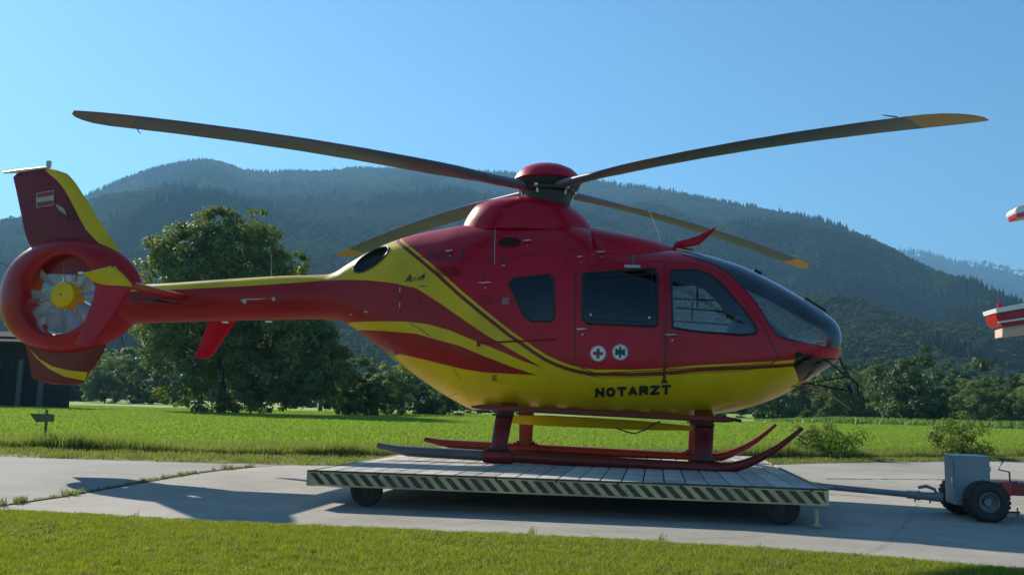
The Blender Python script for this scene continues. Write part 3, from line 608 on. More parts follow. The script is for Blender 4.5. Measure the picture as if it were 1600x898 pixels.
chin = rounded(sxz([(1243, 549), (1275, 556)]) + [tuple(hp(1300, 562)[[0, 2]]), (3.12, 1.17), tuple(hp(1262, 590)[[0, 2]])] + sxz([(1248, 597), (1240, 572)]), .02)
c0 = np.array(surf(580, 405)[[0, 2]]); ea = np.array(surf(607, 388)[[0, 2]])-c0
ea_l = np.linalg.norm(ea); ea = ea/ea_l; eb = np.array([-ea[1], ea[0]]); EXA, EXB = ea_l*1.02, .105
exhaust = [tuple(c0 + ea*EXA*math.cos(t) + eb*EXB*math.sin(t)) for t in np.linspace(0, 2*math.pi, 29)[:-1]]
outer_px = [(628, 374), (656, 397), (685, 421), (721, 454), (756, 483), (800, 518), (818, 530), (836, 543), (855, 555), (872, 563), (890, 569.5), (908, 574), (927, 577), (989, 577.5), (1040, 575), (1089, 570.5), (1150, 567.5), (1214, 564), (1239, 562)]
OUT = [(surf(618, 366)[0]-.03, 2.75)] + sxz(outer_px) + [(2.98, surf(1239, 562)[2]+.01)]
def offset_curve(c, d):
    c = np.array(c); t = np.gradient(c, axis=0); t /= np.linalg.norm(t, axis=1, keepdims=True)
    return [tuple(p + d*np.array([t_[1], -t_[0]])) for p, t_ in zip(c, t)]
big_yellow = OUT + [(3.0, 1.05), (2.83, .3), (-3, .3), (-6.2, .3), (-6.2, 2.75)]
d1 = offset_curve(OUT, .030); d2 = offset_curve(OUT, .068)
if d1[8][1] > OUT[8][1]: d1 = offset_curve(OUT, -.030); d2 = offset_curve(OUT, -.068)
pin_stripe = d1 + d2[::-1]
Ax = sxz([(507, 438), (545, 437), (578, 438), (614, 442), (650, 450), (685, 472), (721, 497), (756, 521), (780, 535), (802, 548), (825, 561), (847, 574)])
Al = sxz([(820, 565), (796, 554.5), (764, 541), (739, 531), (703, 516), (667, 506), (632, 502), (578, 502), (545, 504)])
spine = [tuple(hp(q[0], q[1], -.12)[[0, 2]]) for q in [(205, 456), (300, 452), (400, 447), (460, 443)]]
tail_red = spine + Ax + Al + [(hp(536, 506)[0], hp(536, 512)[2]), (-3.2, 1.2), (-6.2, 1.2), (-6.2, spine[0][1])]
C_red = sxz([(545, 515), (596, 516.5), (650, 521), (685, 531), (721, 541), (756, 556), (800, 573), (840, 586)]) + sxz([(800, 584), (756, 581.5), (721, 576), (667, 562.5), (625, 553)]) + [(hp(600, 551)[0], hp(600, 552)[2]-.05), (hp(535, 517)[0], hp(535, 517)[2]-.15)]
cowl_line = [(-1.85, 2.75), (-1.80, hp(622, 377)[2]), ] + sxz([(650, 400), (700, 407), (760, 408), (830, 396), (900, 389), (944, 388)]) + [(.615, 2.75)]
boom_cut = [(-2.62, 3), (-2.62, 1.0), (-6.5, 1.0), (-6.5, 3)]
vent = rounded(sxz([(781, 370), (812, 370), (812, 386), (781, 386)]), .04)
BM = body_mesh()
regions = dict(cab_win=cab_win, rear_win=rear_win, pil_win=pil_win, cab_door=cab_door, pil_door=pil_door, windshield=windshield, chin=chin, exhaust=exhaust,
               big=big_yellow, pin=pin_stripe, tail=tail_red, C=C_red, cowl=cowl_line, boom=boom_cut)
for k_, pl_ in regions.items(): cut(BM, pl_)
BM.faces.ensure_lookup_table()
cen = np.array([[*f.calc_center_median()] for f in BM.faces]); cxz = cen[:, [0, 2]]
IN = {k_: inpoly(cxz, pl_) for k_, pl_ in regions.items()}
mi = np.zeros(len(cen), int)                       # 0 red, 1 yellow, 2 dark red pinstripe / tail red
mi[IN['big']] = 1; mi[IN['pin']] = 2; mi[IN['tail'] | IN['C']] = 3
BM.verts.ensure_lookup_table(); VCO = np.array([v.co[:] for v in BM.verts])
FV = [[v.index for v in f.verts] for f in BM.faces]
TRED = paint('tail_red_paint', (.38, .008, .010))
def patch(name, sel, mats, parent, fixed=None, move=None):
    ids = np.where(sel)[0]; used = sorted({v for i in ids for v in FV[i]}); mp = {v: k for k, v in enumerate(used)}
    P = VCO[used].copy(); Nn = normals(P)
    if move is not None: P = move(P, Nn)
    me = bpy.data.meshes.new(name); me.from_pydata([tuple(p) for p in P], [], [[mp[v] for v in FV[i]] for i in ids])
    me.polygons.foreach_set('material_index', [0 if fixed else int(mi[i]) for i in ids]); me.polygons.foreach_set('use_smooth', [True]*len(ids))
    me.validate()
    if move is None: me.normals_split_custom_set_from_vertices([tuple(n) for n in Nn])
    return link(name, me, mats, parent)
PM = [RED, YEL, DRED, TRED]
ws = IN['windshield']; ch = IN['chin'] & ~ws; ex = IN['exhaust']; cw = IN['cab_win']; rw = IN['rear_win']; pw = IN['pil_win'] & ~ws
pd = IN['pil_door'] & ~pw & ~ws; cdr = IN['cab_door'] & ~cw; hole = ws | ch | ex | cw | rw | pw
bo = cen[:, 0] < -2.62; cowl = IN['cowl'] & ~hole & ~bo
fus = ~(hole | pd | cdr | bo | cowl)
fuselage = patch('fuselage', fus, PM, heli); boom = patch('tail_boom', bo & (cen[:, 0] > -5.56), PM, heli); cowling = patch('engine_cowling', cowl, PM, heli)
near, far = cen[:, 1] < 0, cen[:, 1] >= 0
doors = {}
for nm, sel, win in (('pilot_door', pd, pw), ('cabin_door', cdr, cw)):
    for sd, msk in (('n', near), ('f', far)):
        d = patch(nm, sel & msk, PM, heli); doors[nm+sd] = d
        patch('window_pane', win & msk, GLASS if nm[0] == 'p' else SMOKE, d, True)
for msk in (near, far): patch('rear_window', rw & msk, SMOKE, heli, True)
patch('windshield', ws, GLASS, heli, True)
for msk in (near, far): patch('chin_window', ch & msk, CHIN, heli, True)
# inner lining of the cabin
lin = (fus | pd | cdr) & (cen[:, 0] > -1.0) & (cen[:, 0] < 2.9) & (cen[:, 2] < 2.5)
patch('cabin_lining', lin, LINING, heli, True, move=lambda P, N: P - .028*N)
# exhaust outlet: bowl sunk into the cowl with a rim
for msk, sd in ((near, -1), (far, 1)):
    def mv(P, N):
        q = P[:, [0, 2]]-c0; r2 = np.clip((q@ea/EXA)**2+(q@eb/EXB)**2, 0, 1); P = P.copy()
        P[:, 1] -= sd*(.16*np.sqrt(1-r2)); P[:, 0] += .10*(1-r2); return P
    e_ = patch('exhaust_outlet', ex & msk, DARK, heli, True, move=mv)
    bm = bmesh.new(); pp = [on_skin(x, z, .004, sd) for x, z in exhaust]; tube(bm, pp+[pp[0]], .012, 6, cap=False); part('exhaust_rim', bm, DARK, e_)
# door seams and window gaskets
def strip(name, xz, rad, m, parent, side=-1, closed=True, off=.0, flat=None):
    pp = [on_skin(x, z, off, side) for x, z in xz]
    if closed: pp.append(pp[0])
    bm = bmesh.new(); tube(bm, pp, rad, 6, cap=not closed, flat=flat); return part(name, bm, m, parent)
def dens(pl, n=3):
    out = []
    for i in range(len(pl)):
        a, b = np.array(pl[i-1]), np.array(pl[i]); k = max(1, int(np.linalg.norm(b-a)/.06))
        out += [tuple(a+(b-a)*(j+1)/k) for j in range(k)]
    return out
for sd, key in ((-1, 'n'), (1, 'f')):
    strip('window_seal', dens(cab_win), .014, BLK, doors['cabin_door'+key], sd); strip('window_seal', dens(pil_win), .014, BLK, doors['pilot_door'+key], sd)
    strip('door_seal', dens(cab_door), .0045, DARK, doors['cabin_door'+key], sd); strip('door_seal', dens(pil_door), .0045, DARK, doors['pilot_door'+key], sd)
    strip('window_seal', dens(rear_win), .012, BLK, heli, sd)
strip('windshield_seal', dens([windshield[0]]+ws_curve+sxz([(1245, 533), (1280, 540)]))[40:] if False else ws_curve+sxz([(1245, 533), (1280, 540), (1300, 545)]), .008, DARK, heli, -1, False)
strip('windshield_seal', ws_curve+sxz([(1245, 533), (1280, 540), (1300, 545)]), .008, DARK, heli, 1, False)
bm = bmesh.new(); xs = [1.52+k*.06 for k in range(29)]; xs = [x for x in xs if x < 3.2]
tube(bm, [(x, 0, float(fT(srt(x)))+.002) for x in xs]+[(3.232, 0, 1.5)], .012, 6, flat=(.6, 2.6)); part('windshield_post', bm, RED, heli)
# cockpit: floor, seats, instrument panel, pillars
bm = bmesh.new(); box(bm, (.8, 0, .84), (2.4, 1.18, .04)); part('cabin_floor', bm, LINING, heli)
bm = bmesh.new()
loft(bm, [[(x, y, z) for y, z in ((-w, max(.9, float(fB(srt(x)))+.14)), (w, max(.9, float(fB(srt(x)))+.14)), (w, zt-.06), (w*.7, zt), (-w*.7, zt), (-w, zt-.06))] for x, w, zt in ((2.02, .50, 1.50), (2.12, .56, 1.70), (2.30, .55, 1.70), (2.60, .42, 1.50), (2.82, .28, 1.30))])
ip = part('instrument_panel', bm, DARK, heli)
bm = bmesh.new()
for y in (-.3, -.12, .08, .27): box(bm, (2.09, y, 1.72), (.12, .09, .07), bev=.01)
part('instrument_hood', bm, DARK, ip)
for x, y in ((1.38, -.38), (1.38, .38), (.55, -.40), (.0, .40)):
    bm = bmesh.new(); box(bm, (x, y, 1.06), (.46, .44, .12), bev=.04); box(bm, (x-.22, y, 1.46), (.12, .44, .72), Matrix.Rotation(R(-8), 4, 'Y'), bev=.04)
    box(bm, (x-.26, y, 1.90), (.10, .24, .18), bev=.03); box(bm, (x, y, .91), (.36, .36, .2)); part('seat', bm, SEAT, heli)
bm = bmesh.new(); box(bm, (.98, 0, 1.55), (.03, 1.2, 1.4)); part('bulkhead', bm, LINING, heli)
# sliding-pane frames inside the far and near pilot windows
for sd in (-1, 1):
    bm = bmesh.new()
    for a, b in (((1052, 442), (1134, 448)), ((1056, 480), (1168, 490)), ((1090, 448), (1090, 481))):
        A, B = surf(*a), surf(*b); pp = [on_skin(A[0]+(B[0]-A[0])*t, A[2]+(B[2]-A[2])*t, -.012, sd) for t in np.linspace(0, 1, 5)]; tube(bm, pp, .011, 5)
    part('pane_frame', bm, BLK, doors['pilot_door'+('n' if sd < 0 else 'f')])
bm = bmesh.new()
for a, b, w_ in (((1062, 455), (1062, 512), .02),):
    pass
tube(bm, [(1.72, .35, 1.0), (1.78, .3, 1.35), (1.80, .22, 1.45)], .014, 6); tube(bm, [(1.72, -.35, 1.0), (1.78, -.3, 1.35)], .014, 6); part('control_stick', bm, DARK, heli)
# handles, hinges, rails and small fittings on the starboard skin
def handle(px, py, L, parent, w=.011):
    bm = bmesh.new(); a = surf(px, py); pp = [on_skin(a[0]+t*L, a[2]+.004*math.sin(6*t), .016) for t in np.linspace(-.5, .5, 5)]
    tube(bm, pp, [w*.4, w, w*1.1, w, w*.4], 8); q = on_skin(a[0], a[2], 0); tube(bm, [q, on_skin(a[0], a[2], .018)], .006, 6)
    b = on_skin(a[0]+.01, a[2]-.055, .006); tube(bm, [on_skin(a[0]+.01, a[2]-.055, 0), b], .008, 8)
    return part('handle', bm, STEEL, parent)
handle(909, 514, .12, doors['cabin_doorn']); handle(1049, 523, .13, doors['pilot_doorn'])
for px, py, L in ((758, 442, .15), (703, 393, .09), (824, 377, .10), (906, 402, .06), (939, 395, .10)): handle(px, py, L, heli, .009)
def plate(px, py, w, h, m, parent, nm='plate', th=.006, rot=0):
    a = surf(px, py); bm = bmesh.new(); vs = []
    for o in (.0, th):
        vs.append([bm.verts.new(on_skin(a[0]+dx*math.cos(rot)-dz*math.sin(rot), a[2]+dz*math.cos(rot)+dx*math.sin(rot), o+.001)) for dx, dz in ((-w/2, -h/2), (w/2, -h/2), (w/2, h/2), (-w/2, h/2))])
    for k in range(4): bm.faces.new((vs[0][k], vs[0][(k+1) % 4], vs[1][(k+1) % 4], vs[1][k]))
    bm.faces.new(vs[1]); return part(nm, bm, m, parent, smooth=False)
plate(988, 416.5, .17, .030, LGREY, heli, 'door_step_plate'); plate(790, 470.5, .075, .075, mat('grille_grey', (.22, .12, .13), .6), heli, 'grille')
plate(1038, 583, .03, .16, DRED, heli, 'hinge_cover'); plate(1038, 596, .06, .03, DARK, heli, 'hinge_bracket')
plate(625, 453, .012, .06, LGREY, heli, 'latch'); plate(625, 476, .012, .06, LGREY, heli, 'latch'); plate(572, 487, .05, .014, LGREY, heli, 'latch'); plate(549, 491, .03, .01, LGREY, heli, 'latch')
plate(785, 405, .028, .10, DRED, heli, 'inlet'); plate(787, 415, .035, .012, LGREY, heli, 'latch'); plate(755, 428, .03, .05, DRED, heli, 'inlet'); plate(884, 400, .035, .045, DRED, heli, 'inlet')
for j in range(5): plate(696+j*1.5, 417+j*3.2, .26, .007, DRED, heli, 'louvre_slat', .008)
for j in range(5): plate(757, 463+j*3.3, .15, .006, DRED, heli, 'louvre_slat', .006)
vz = [surf(796, y)[2] for y in (371, 387)]; vx = surf(796, 379)[0]
bm = bmesh.new(); rings = []
pp = [(vx+.13*math.cos(t), .5*(vz[0]+vz[1])+.062*math.sin(t)) for t in np.linspace(0, 2*math.pi, 25)[:-1]]
va = [bm.verts.new(on_skin(x, z, .003)) for x, z in pp]; vc = bm.verts.new(on_skin(vx, .5*(vz[0]+vz[1]), .003))
for k in range(24): bm.faces.new((va[k], va[(k+1) % 24], vc))
vt = part('air_intake', bm, DARK, heli)
for j in range(5):
    z = vz[1]+(vz[0]-vz[1])*(j+.5)/5; hw = .13*math.sqrt(max(.05, 1-((z-.5*(vz[0]+vz[1]))/.066)**2))
    bm = bmesh.new(); tube(bm, [on_skin(vx+t*hw, z, .008) for t in (-1, -.5, 0, .5, 1)], .006, 4, flat=(.6, 1.6)); part('intake_slat', bm, DRED, vt)
# sliding-door rail
A, B = surf(746, 536), surf(869, 530)
bm = bmesh.new(); tube(bm, [on_skin(A[0]+(B[0]-A[0])*t, A[2]+(B[2]-A[2])*t, .008) for t in np.linspace(0, 1, 9)], .010, 6); part('door_rail', bm, TRED, heli)
plate(748, 537, .04, .06, TRED, heli, 'rail_end')
# panel seams on the cowling and rear doors
def seam(pxs, rad=.004, m=DARK, name='panel_seam'):
    c = [surf(*q) for q in pxs]; out = []
    for a, b in zip(c, c[1:]):
        k = max(1, int(np.linalg.norm(b-a)/.07)); out += [on_skin(a[0]+(b[0]-a[0])*j/k, a[2]+(b[2]-a[2])*j/k, .0) for j in range(k)]
    out.append(on_skin(c[-1][0], c[-1][2], 0)); bm = bmesh.new(); tube(bm, out, rad, 5); return part(name, bm, m, heli)
seam([(772, 353), (770, 380), (770, 412)]); seam([(775, 353), (773, 380), (773, 412)], .0035, LGREY); seam([(655, 401), (700, 408), (760, 409), (830, 397), (900, 390), (944, 388)])
seam([(941, 364), (944, 380), (946, 390)], .006, RED); seam([(637, 386), (700, 384), (760, 380)], .003); seam([(640, 505), (655, 513), (672, 525)]); seam([(707, 572), (718, 590), (722, 605), (715, 615), (700, 620)], .003)
seam([(897, 540), (897, 505), (900, 470), (901, 420)], .003); seam([(905, 571), (915, 585), (940, 590), (1000, 589), (1036, 586)], .003); seam([(1045, 585), (1150, 580), (1200, 573), (1214, 560)], .003)
seam([(622, 445), (626, 470), (626, 500)], .003)
# clamshell-door window at the rear
rc = [surf(*q) for q in [(583, 531), (603, 533), (618, 553), (631, 572), (612, 562), (597, 547)]]
bm = bmesh.new(); va = [bm.verts.new(on_skin(p[0], p[2], .004)) for p in rc]; vc = bm.verts.new(on_skin(sum(p[0] for p in rc)/6, sum(p[2] for p in rc)/6, .006))
for k in range(6): bm.faces.new((va[k], va[(k+1) % 6], vc))
part('rear_door_window', bm, mat('frosted_pane', (.16, .15, .14), .25), heli)
# lettering
GLY = {'N': [[(0, 0), (0, 1), (1, 0), (1, 1)]], 'O': [[(.5+.5*math.cos(t), .5+.5*math.sin(t)) for t in np.linspace(0, 2*math.pi, 17)]], 'T': [[(0, 1), (1, 1)], [(.5, 1), (.5, 0)]],
       'A': [[(0, 0), (.5, 1), (1, 0)], [(.2, .32), (.8, .32)]], 'R': [[(0, 0), (0, 1), (.7, 1), (.95, .88), (.95, .62), (.7, .48), (0, .48)], [(.5, .48), (1, 0)]], 'Z': [[(0, 1), (1, 1), (0, 0), (1, 0)]],
       'E': [[(1, 1), (0, 1), (0, 0), (1, 0)], [(0, .5), (.85, .5)]], 'H': [[(0, 0), (0, 1)], [(1, 0), (1, 1)], [(0, .5), (1, .5)]], 'L': [[(0, 1), (0, 0), (1, 0)]], 'I': [[(.5, 0), (.5, 1)]],
       '3': [[(0, 1), (.8, 1), (1, .8), (.8, .55), (.4, .55)], [(.8, .55), (1, .3), (.8, 0), (0, 0)]], 'r': [[(0, 0), (0, .62)], [(0, .45), (.35, .62), (.7, .6)]], 'i': [[(.5, 0), (.5, .6)], [(.5, .8), (.5, .9)]],
       'u': [[(0, .6), (0, .15), (.3, 0), (.7, 0), (1, .15), (1, .6)], [(1, .2), (1, 0)]], 's': [[(1, .55), (.2, .6), (.1, .4), (.9, .25), (.8, 0), (0, .03)]], ' ': []}
def lettering(body, px0, px1, m, parent, h_px=None, name='lettering', bold=.1, shear=0.0, th=.004, gap=.34):
    """stroked block capitals laid on the skin; each letter a part"""
    A, B = surf(*px0), surf(*px1); Wd = math.hypot(B[0]-A[0], B[2]-A[2]); H = surf(px0[0], px0[1]-h_px)[2]-A[2]
    wts = [.45 if c in 'I i' else (.8 if c in 'rs' else 1) for c in body]; un = Wd/(sum(wts)+gap*(len(body)-1)); x = 0; hw = bold*H
    for c, wt in zip(body, wts):
        bm = bmesh.new(); n_ = 0
        for st in GLY[c]:
            q = [(x+hw+u*(un*wt-2*hw)+shear*v*H, hw+v*(H-2*hw)) for u, v in st]
            for (x1, y1), (x2, y2) in zip(q, q[1:]):
                L = math.hypot(x2-x1, y2-y1); tx, ty = (x2-x1)/L*hw, (y2-y1)/L*hw; e = .5 if c == 'O' else (.98 if abs(tx*ty) < 1e-9 else .55)
                vs = [(x1-tx*e-ty, y1-ty*e+tx), (x1-tx*e+ty, y1-ty*e-tx), (x2+tx*e+ty, y2+ty*e-tx), (x2+tx*e-ty, y2+ty*e+tx)]; n_ += 1
                k_ = max(1, int(L/.015)); V4 = [np.array(v_) for v_ in vs]
                for j in range(k_):
                    qd = [V4[0]+(V4[3]-V4[0])*j/k_, V4[1]+(V4[2]-V4[1])*j/k_, V4[1]+(V4[2]-V4[1])*(j+1)/k_, V4[0]+(V4[3]-V4[0])*(j+1)/k_]
                    bm.faces.new([bm.verts.new(on_skin(A[0]+(B[0]-A[0])*a_/Wd, A[2]+(B[2]-A[2])*a_/Wd+b_, th+.0002*n_)) for a_, b_ in qd])
        x += un*(wt+gap)
        if n_: part(name, bm, m, parent, smooth=False)
        else: bm.free()
lettering('NOTARZT', (930, 620.5), (1048, 615.5), LETTER, heli, 15, bold=.155, gap=.17)
lettering('A', (632.5, 441), (642, 441), LETTER, heli, 12.5, bold=.09, shear=.25); lettering('rrius', (642.5, 440.5), (662, 437.5), LETTER, heli, 10, shear=.2, bold=.05, gap=.45)
lettering('E', (770, 594.5), (777.5, 594), LETTER, heli, 8.5, bold=.09); lettering('HELI 3', (668, 406), (726, 403), LETTERR, heli, 13, bold=.11); lettering('E', (652, 475), (657, 475), LETTERR, heli, 8, bold=.1)
bm = bmesh.new(); tr_ = [on_skin(*surf(*q)[[0, 2]], .003) for q in [(654, 435), (664, 427), (663.5, 434)]]; bm.faces.new([bm.verts.new(p) for p in tr_]); part('lettering', bm, LETTER, heli)
plate(661, 447, .11, .008, DRED, heli, 'lettering', .002)
# round emblems on the cabin door
def disc_pts(c, r, n, off): return [on_skin(c[0]+r*math.cos(t), c[2]+r*math.sin(t), off) for t in np.linspace(0, 2*math.pi, n+1)[:-1]]
def emblem(px, py, mcol, star):
    c = surf(px, py); r = .083; bm = bmesh.new(); a = [bm.verts.new(p) for p in disc_pts(c, r, 32, .002)]; b = [bm.verts.new(p) for p in disc_pts(c, r, 32, .005)]
    for k in range(32): bm.faces.new((a[k], a[(k+1) % 32], b[(k+1) % 32], b[k]))
    bm.faces.new(b); e = part('emblem', bm, WHITE, doors['cabin_doorn'])
    bm = bmesh.new(); q = disc_pts(c, r*.92, 32, .007); tube(bm, q+[q[0]], .0022, 4, cap=False); part('emblem_ring', bm, mcol, e)
    bm = bmesh.new()
    def rect(a, w, h):
        vs = [bm.verts.new(on_skin(c[0]+x*math.cos(a)-z*math.sin(a), c[2]+x*math.sin(a)+z*math.cos(a), .008)) for x, z in ((-w, -h), (w, -h), (w, h), (-w, h))]; bm.faces.new(vs)
    if star:
        for a in (0, R(60), R(120)): rect(a, .012, .058)
        rect(R(90), .014, .05)
    else: rect(0, .017, .052); rect(R(90), .0165, .052)
    part('emblem_cross', bm, mcol, e, smooth=False)
emblem(934.5, 552, mat('emblem_red', (.35, .02, .02), .5), False); emblem(969, 550, mat('emblem_green', (.01, .05, .03), .5), True)
# window latches (white dots) on the cabin pane
for q in ((923, 491.5), (1014.5, 496)):
    bm = bmesh.new(); c = surf(*q); b = [bm.verts.new(p) for p in disc_pts(c, .011, 12, .012)]; a = [bm.verts.new(p) for p in disc_pts(c, .013, 12, .0)]
    for k in range(12): bm.faces.new((a[k], a[(k+1) % 12], b[(k+1) % 12], b[k]))
    bm.faces.new(b); part('pane_latch', bm, WHITE, doors['cabin_doorn'])
for xz in ((surf(917, 430), surf(918, 501), surf(1022, 505)),):
    bm = bmesh.new(); pts_ = [surf(*q) for q in ((919, 434), (1019, 428), (1019, 503), (921, 499), (919, 434))]
    out = []
    for a, b in zip(pts_, pts_[1:]): out += [on_skin(a[0]+(b[0]-a[0])*j/6, a[2]+(b[2]-a[2])*j/6, .004) for j in range(6)]
    tube(bm, out+[out[0]], .006, 5, cap=False); part('pane_frame', bm, BLK, doors['cabin_doorn'])

# ---- forward roof fairing, wire cutter, aerials, grab rail
bm = bmesh.new(); rings = []
for px, py, w in ((922, 357, .40), (936, 360, .47), (950, 364, .52), (975, 368, .50), (1000, 373, .46), (1025, 379, .38), (1045, 385, .26), (1058, 390, .12)):
    p = hp(px, py); zb = float(fT(srt(min(2.0, max(.75, p[0])))))-.14
    rings.append([(p[0], w*math.copysign(abs(math.cos(t))**.8, math.cos(t)), zb+(p[2]-zb)*abs(math.sin(t))**.8) for t in np.linspace(0, math.pi, 17)] )
loft(bm, rings); part('roof_fairing', bm, RED, heli, angle=60)
bm = bmesh.new(); wc = [(1048, 391, 1), (1056, 382, 4), (1075, 379.5, 6), (1092, 375, 7), (1104, 367, 5), (1118, 356.5, 1.5)]
rings = []
for px, py, hh in wc:
    a, b = hp(px, py-hh), hp(px, py+hh*1.1); rings.append([(a[0], -.004, a[2]), (a[0], .004, a[2]), (.5*(a[0]+b[0]), .02, .5*(a[2]+b[2])), (b[0], .004, b[2]), (b[0], -.004, b[2]), (.5*(a[0]+b[0]), -.02, .5*(a[2]+b[2]))])
loft(bm, rings); wcut = part('wire_cutter', bm, RED, heli)
bm = bmesh.new(); a, b = hp(1056, 386), hp(1083, 391); tube(bm, [(a[0], -.02, a[2]), (b[0], -.02, b[2])], [.018, .008], 6); part('cutter_base', bm, RED, wcut)
bm = bmesh.new(); a, b, c = hp(1031, 377), hp(1031, 370), hp(1014, 329); tube(bm, [a, b, c], [.006, .006, .003], 6); part('aerial', bm, WHITE, heli)
bm = bmesh.new(); a, b, c = hp(1000, 366), hp(993, 344), hp(955, 342.5); tube(bm, [a, b, c], [.003, .003, .002], 5); part('aerial', bm, LGREY, heli)
bm = bmesh.new(); a = hp(424, 433); b = hp(424, 396); tube(bm, [a, b], [.005, .003], 5); part('aerial', bm, LGREY, heli)
bm = bmesh.new(); g = [hp(x, y, -.42) for x, y in ((789, 353), (789.5, 344), (812, 344), (812.5, 353))]; tube(bm, g, .009, 8); part('grab_rail', bm, WHITE, heli)
bm = bmesh.new(); g = [hp(x, y, -.2) for x, y in ((375, 470), (381, 468), (428, 466))]; tube(bm, g, [.004, .008, .006], 6)
for q in ((382, 471), (428, 467)):
    c = hp(*q, -.2); bmesh.ops.create_uvsphere(bm, u_segments=10, v_segments=6, radius=.026, matrix=Matrix.Translation(c))
part('towing_aerial', bm, LGREY, heli)
for q, r in (((352, 503), .05), ((420, 502), .05)):
    c = hp(*q); bm = bmesh.new(); bmesh.ops.create_uvsphere(bm, u_segments=12, v_segments=6, radius=r, matrix=Matrix.Translation(c) @ Matrix.Diagonal((1, .6, .3, 1))); part('belly_aerial', bm, WHITE, heli)

# ---- mast fairing
bm = bmesh.new(); rings = []
for pyb, xl, xr, w in ((352, 722, 929, .50), (345, 727, 924, .48), (336, 732, 917, .45), (327, 738, 907, .415), (320, 744, 896, .37), (315.5, 757, 886, .32), (311.5, 775, 876, .25), (309, 792, 868, .18), (308, 808, 858, .11)):
    a, b = hp(xl, pyb), hp(xr, pyb); cx, rx, z = .5*(a[0]+b[0]), .5*(b[0]-a[0]), .5*(a[2]+b[2])
    z -= .13 if pyb == 352 else .12*w
    rings.append([(cx+rx*math.copysign(abs(math.cos(t))**.9, math.cos(t)), w*math.copysign(abs(math.sin(t))**.9, math.sin(t)), z) for t in np.linspace(0, 2*math.pi, 41)[:-1]])
loft(bm, rings); part('mast_fairing', bm, RED, heli, angle=50)
bm = bmesh.new(); tube(bm, [hp(783, 329, -.42), hp(791, 327, -.42)], .006, 5); part('latch', bm, STEEL, heli)

# ---- rotor
HX = 0.0
z_cap = hp(853, 257)[2]; z_rim = z_cap-.215
bm = bmesh.new(); lathe(bm, [(0, z_cap), (.10, z_cap-.006), (.2, z_cap-.03), (.30, z_cap-.075), (.36, z_cap-.13), (.395, z_rim+.01), (.40, z_rim), (.385, z_rim-.01), (0, z_rim-.012)], 40, Matrix.Translation((-.06, 0, 0)))
part('rotor_head_cap', bm, RED, heli)
bm = bmesh.new(); lathe(bm, [(0, z_rim), (.37, z_rim), (.385, z_rim-.03), (.36, z_rim-.08), (.33, z_rim-.10), (.33, z_rim-.13), (.29, z_rim-.15), (.27, 2.90), (0, 2.90)], 32, Matrix.Translation((-.06, 0, 0)))
hub = part('rotor_hub', bm, DARK, heli)
for a in (20, 75, 140, 200, 255, 320):
    bm = bmesh.new(); x, y = -.06+.33*math.cos(R(a)), .33*math.sin(R(a)); tube(bm, [(x, y, z_rim-.04), (x*.9, y*.9, 3.0)], .012, 8)
    bmesh.ops.create_uvsphere(bm, u_segments=8, v_segments=6, radius=.03, matrix=Matrix.Translation((x, y, z_rim-.10))); part('pitch_link', bm, STEEL, hub)
def blade_mesh():
    bm = bmesh.new(); rs = [.22, .40, .60, .85, 1.05, 1.25, 1.5, 1.8, 2.4, 3.0, 3.6, 4.2, 4.6, 4.61, 4.75, 4.88, 4.98, 5.05, 5.09]
    ch = [.13, .15, .17, .19, .22, .26, .285, .29, .29, .29, .29, .29, .29, .29, .285, .26, .21, .15, .08]
    tk = [.10, .10, .095, .085, .07, .055, .045, .038, .036, .035, .034, .033, .032, .032, .030, .026, .02, .014, .008]
    rings = []
    for r, c, t in zip(rs, ch, tk):
        z = -.165 - .291*(r/5.1)**2.3; tw = R(9-9*r/5.1); le = c*.30 + (.29-c)*(.2 if r > 4 else 0)
        ring = []
        for k in range(16):
            a = 2*math.pi*k/16; u = .5-.5*math.cos(a)            # 0 at leading edge
            yy = 5*1.0*t*(.2969*math.sqrt(u)-.126*u-.3516*u*u+.2843*u**3-.1036*u**4)*2 if r > 1.1 else t*.5*math.sqrt(max(0, 1-(2*u-1)**2))*2*.9
            yy = yy*.5*(1 if a <= math.pi else -1)
            x = le-u*c; ring.append((r, x*math.cos(tw)-yy*math.sin(tw), z+x*math.sin(tw)+yy*math.cos(tw)))
        rings.append(ring)
    loft(bm, rings)
    bm.faces.ensure_lookup_table()
    for f in bm.faces:
        if f.calc_center_median().x > 4.605: f.material_index = 1
    # rain strip tab at the trailing edge near the tip
    tube(bm, [(4.52, -.19, -.38), (4.50, -.24, -.385), (4.46, -.30, -.385)], [.006, .006, .003], 4)
    return bm
bl = blade_mesh(); blade0 = None; za = 3.272
for k in range(4):
    ang = -math.pi/4 + (0.7228-.7) + k*math.pi/2
    if blade0 is None: blade0 = part('rotor_blade', bl, [BLADE, BLADEY], heli, angle=50); o = blade0
    else: o = blade0.copy(); col.objects.link(o)
    if k == 3: o.material_slots[1].link = 'OBJECT'; o.material_slots[1].material = BLADEP  # near-left tip: shade on the yellow put into its colour as grey-purple
    o.parent = heli; o.location = (-.10, 0, za-.01); o.rotation_euler = (R((-5, -2, 6, 8)[k]), 0, ang)

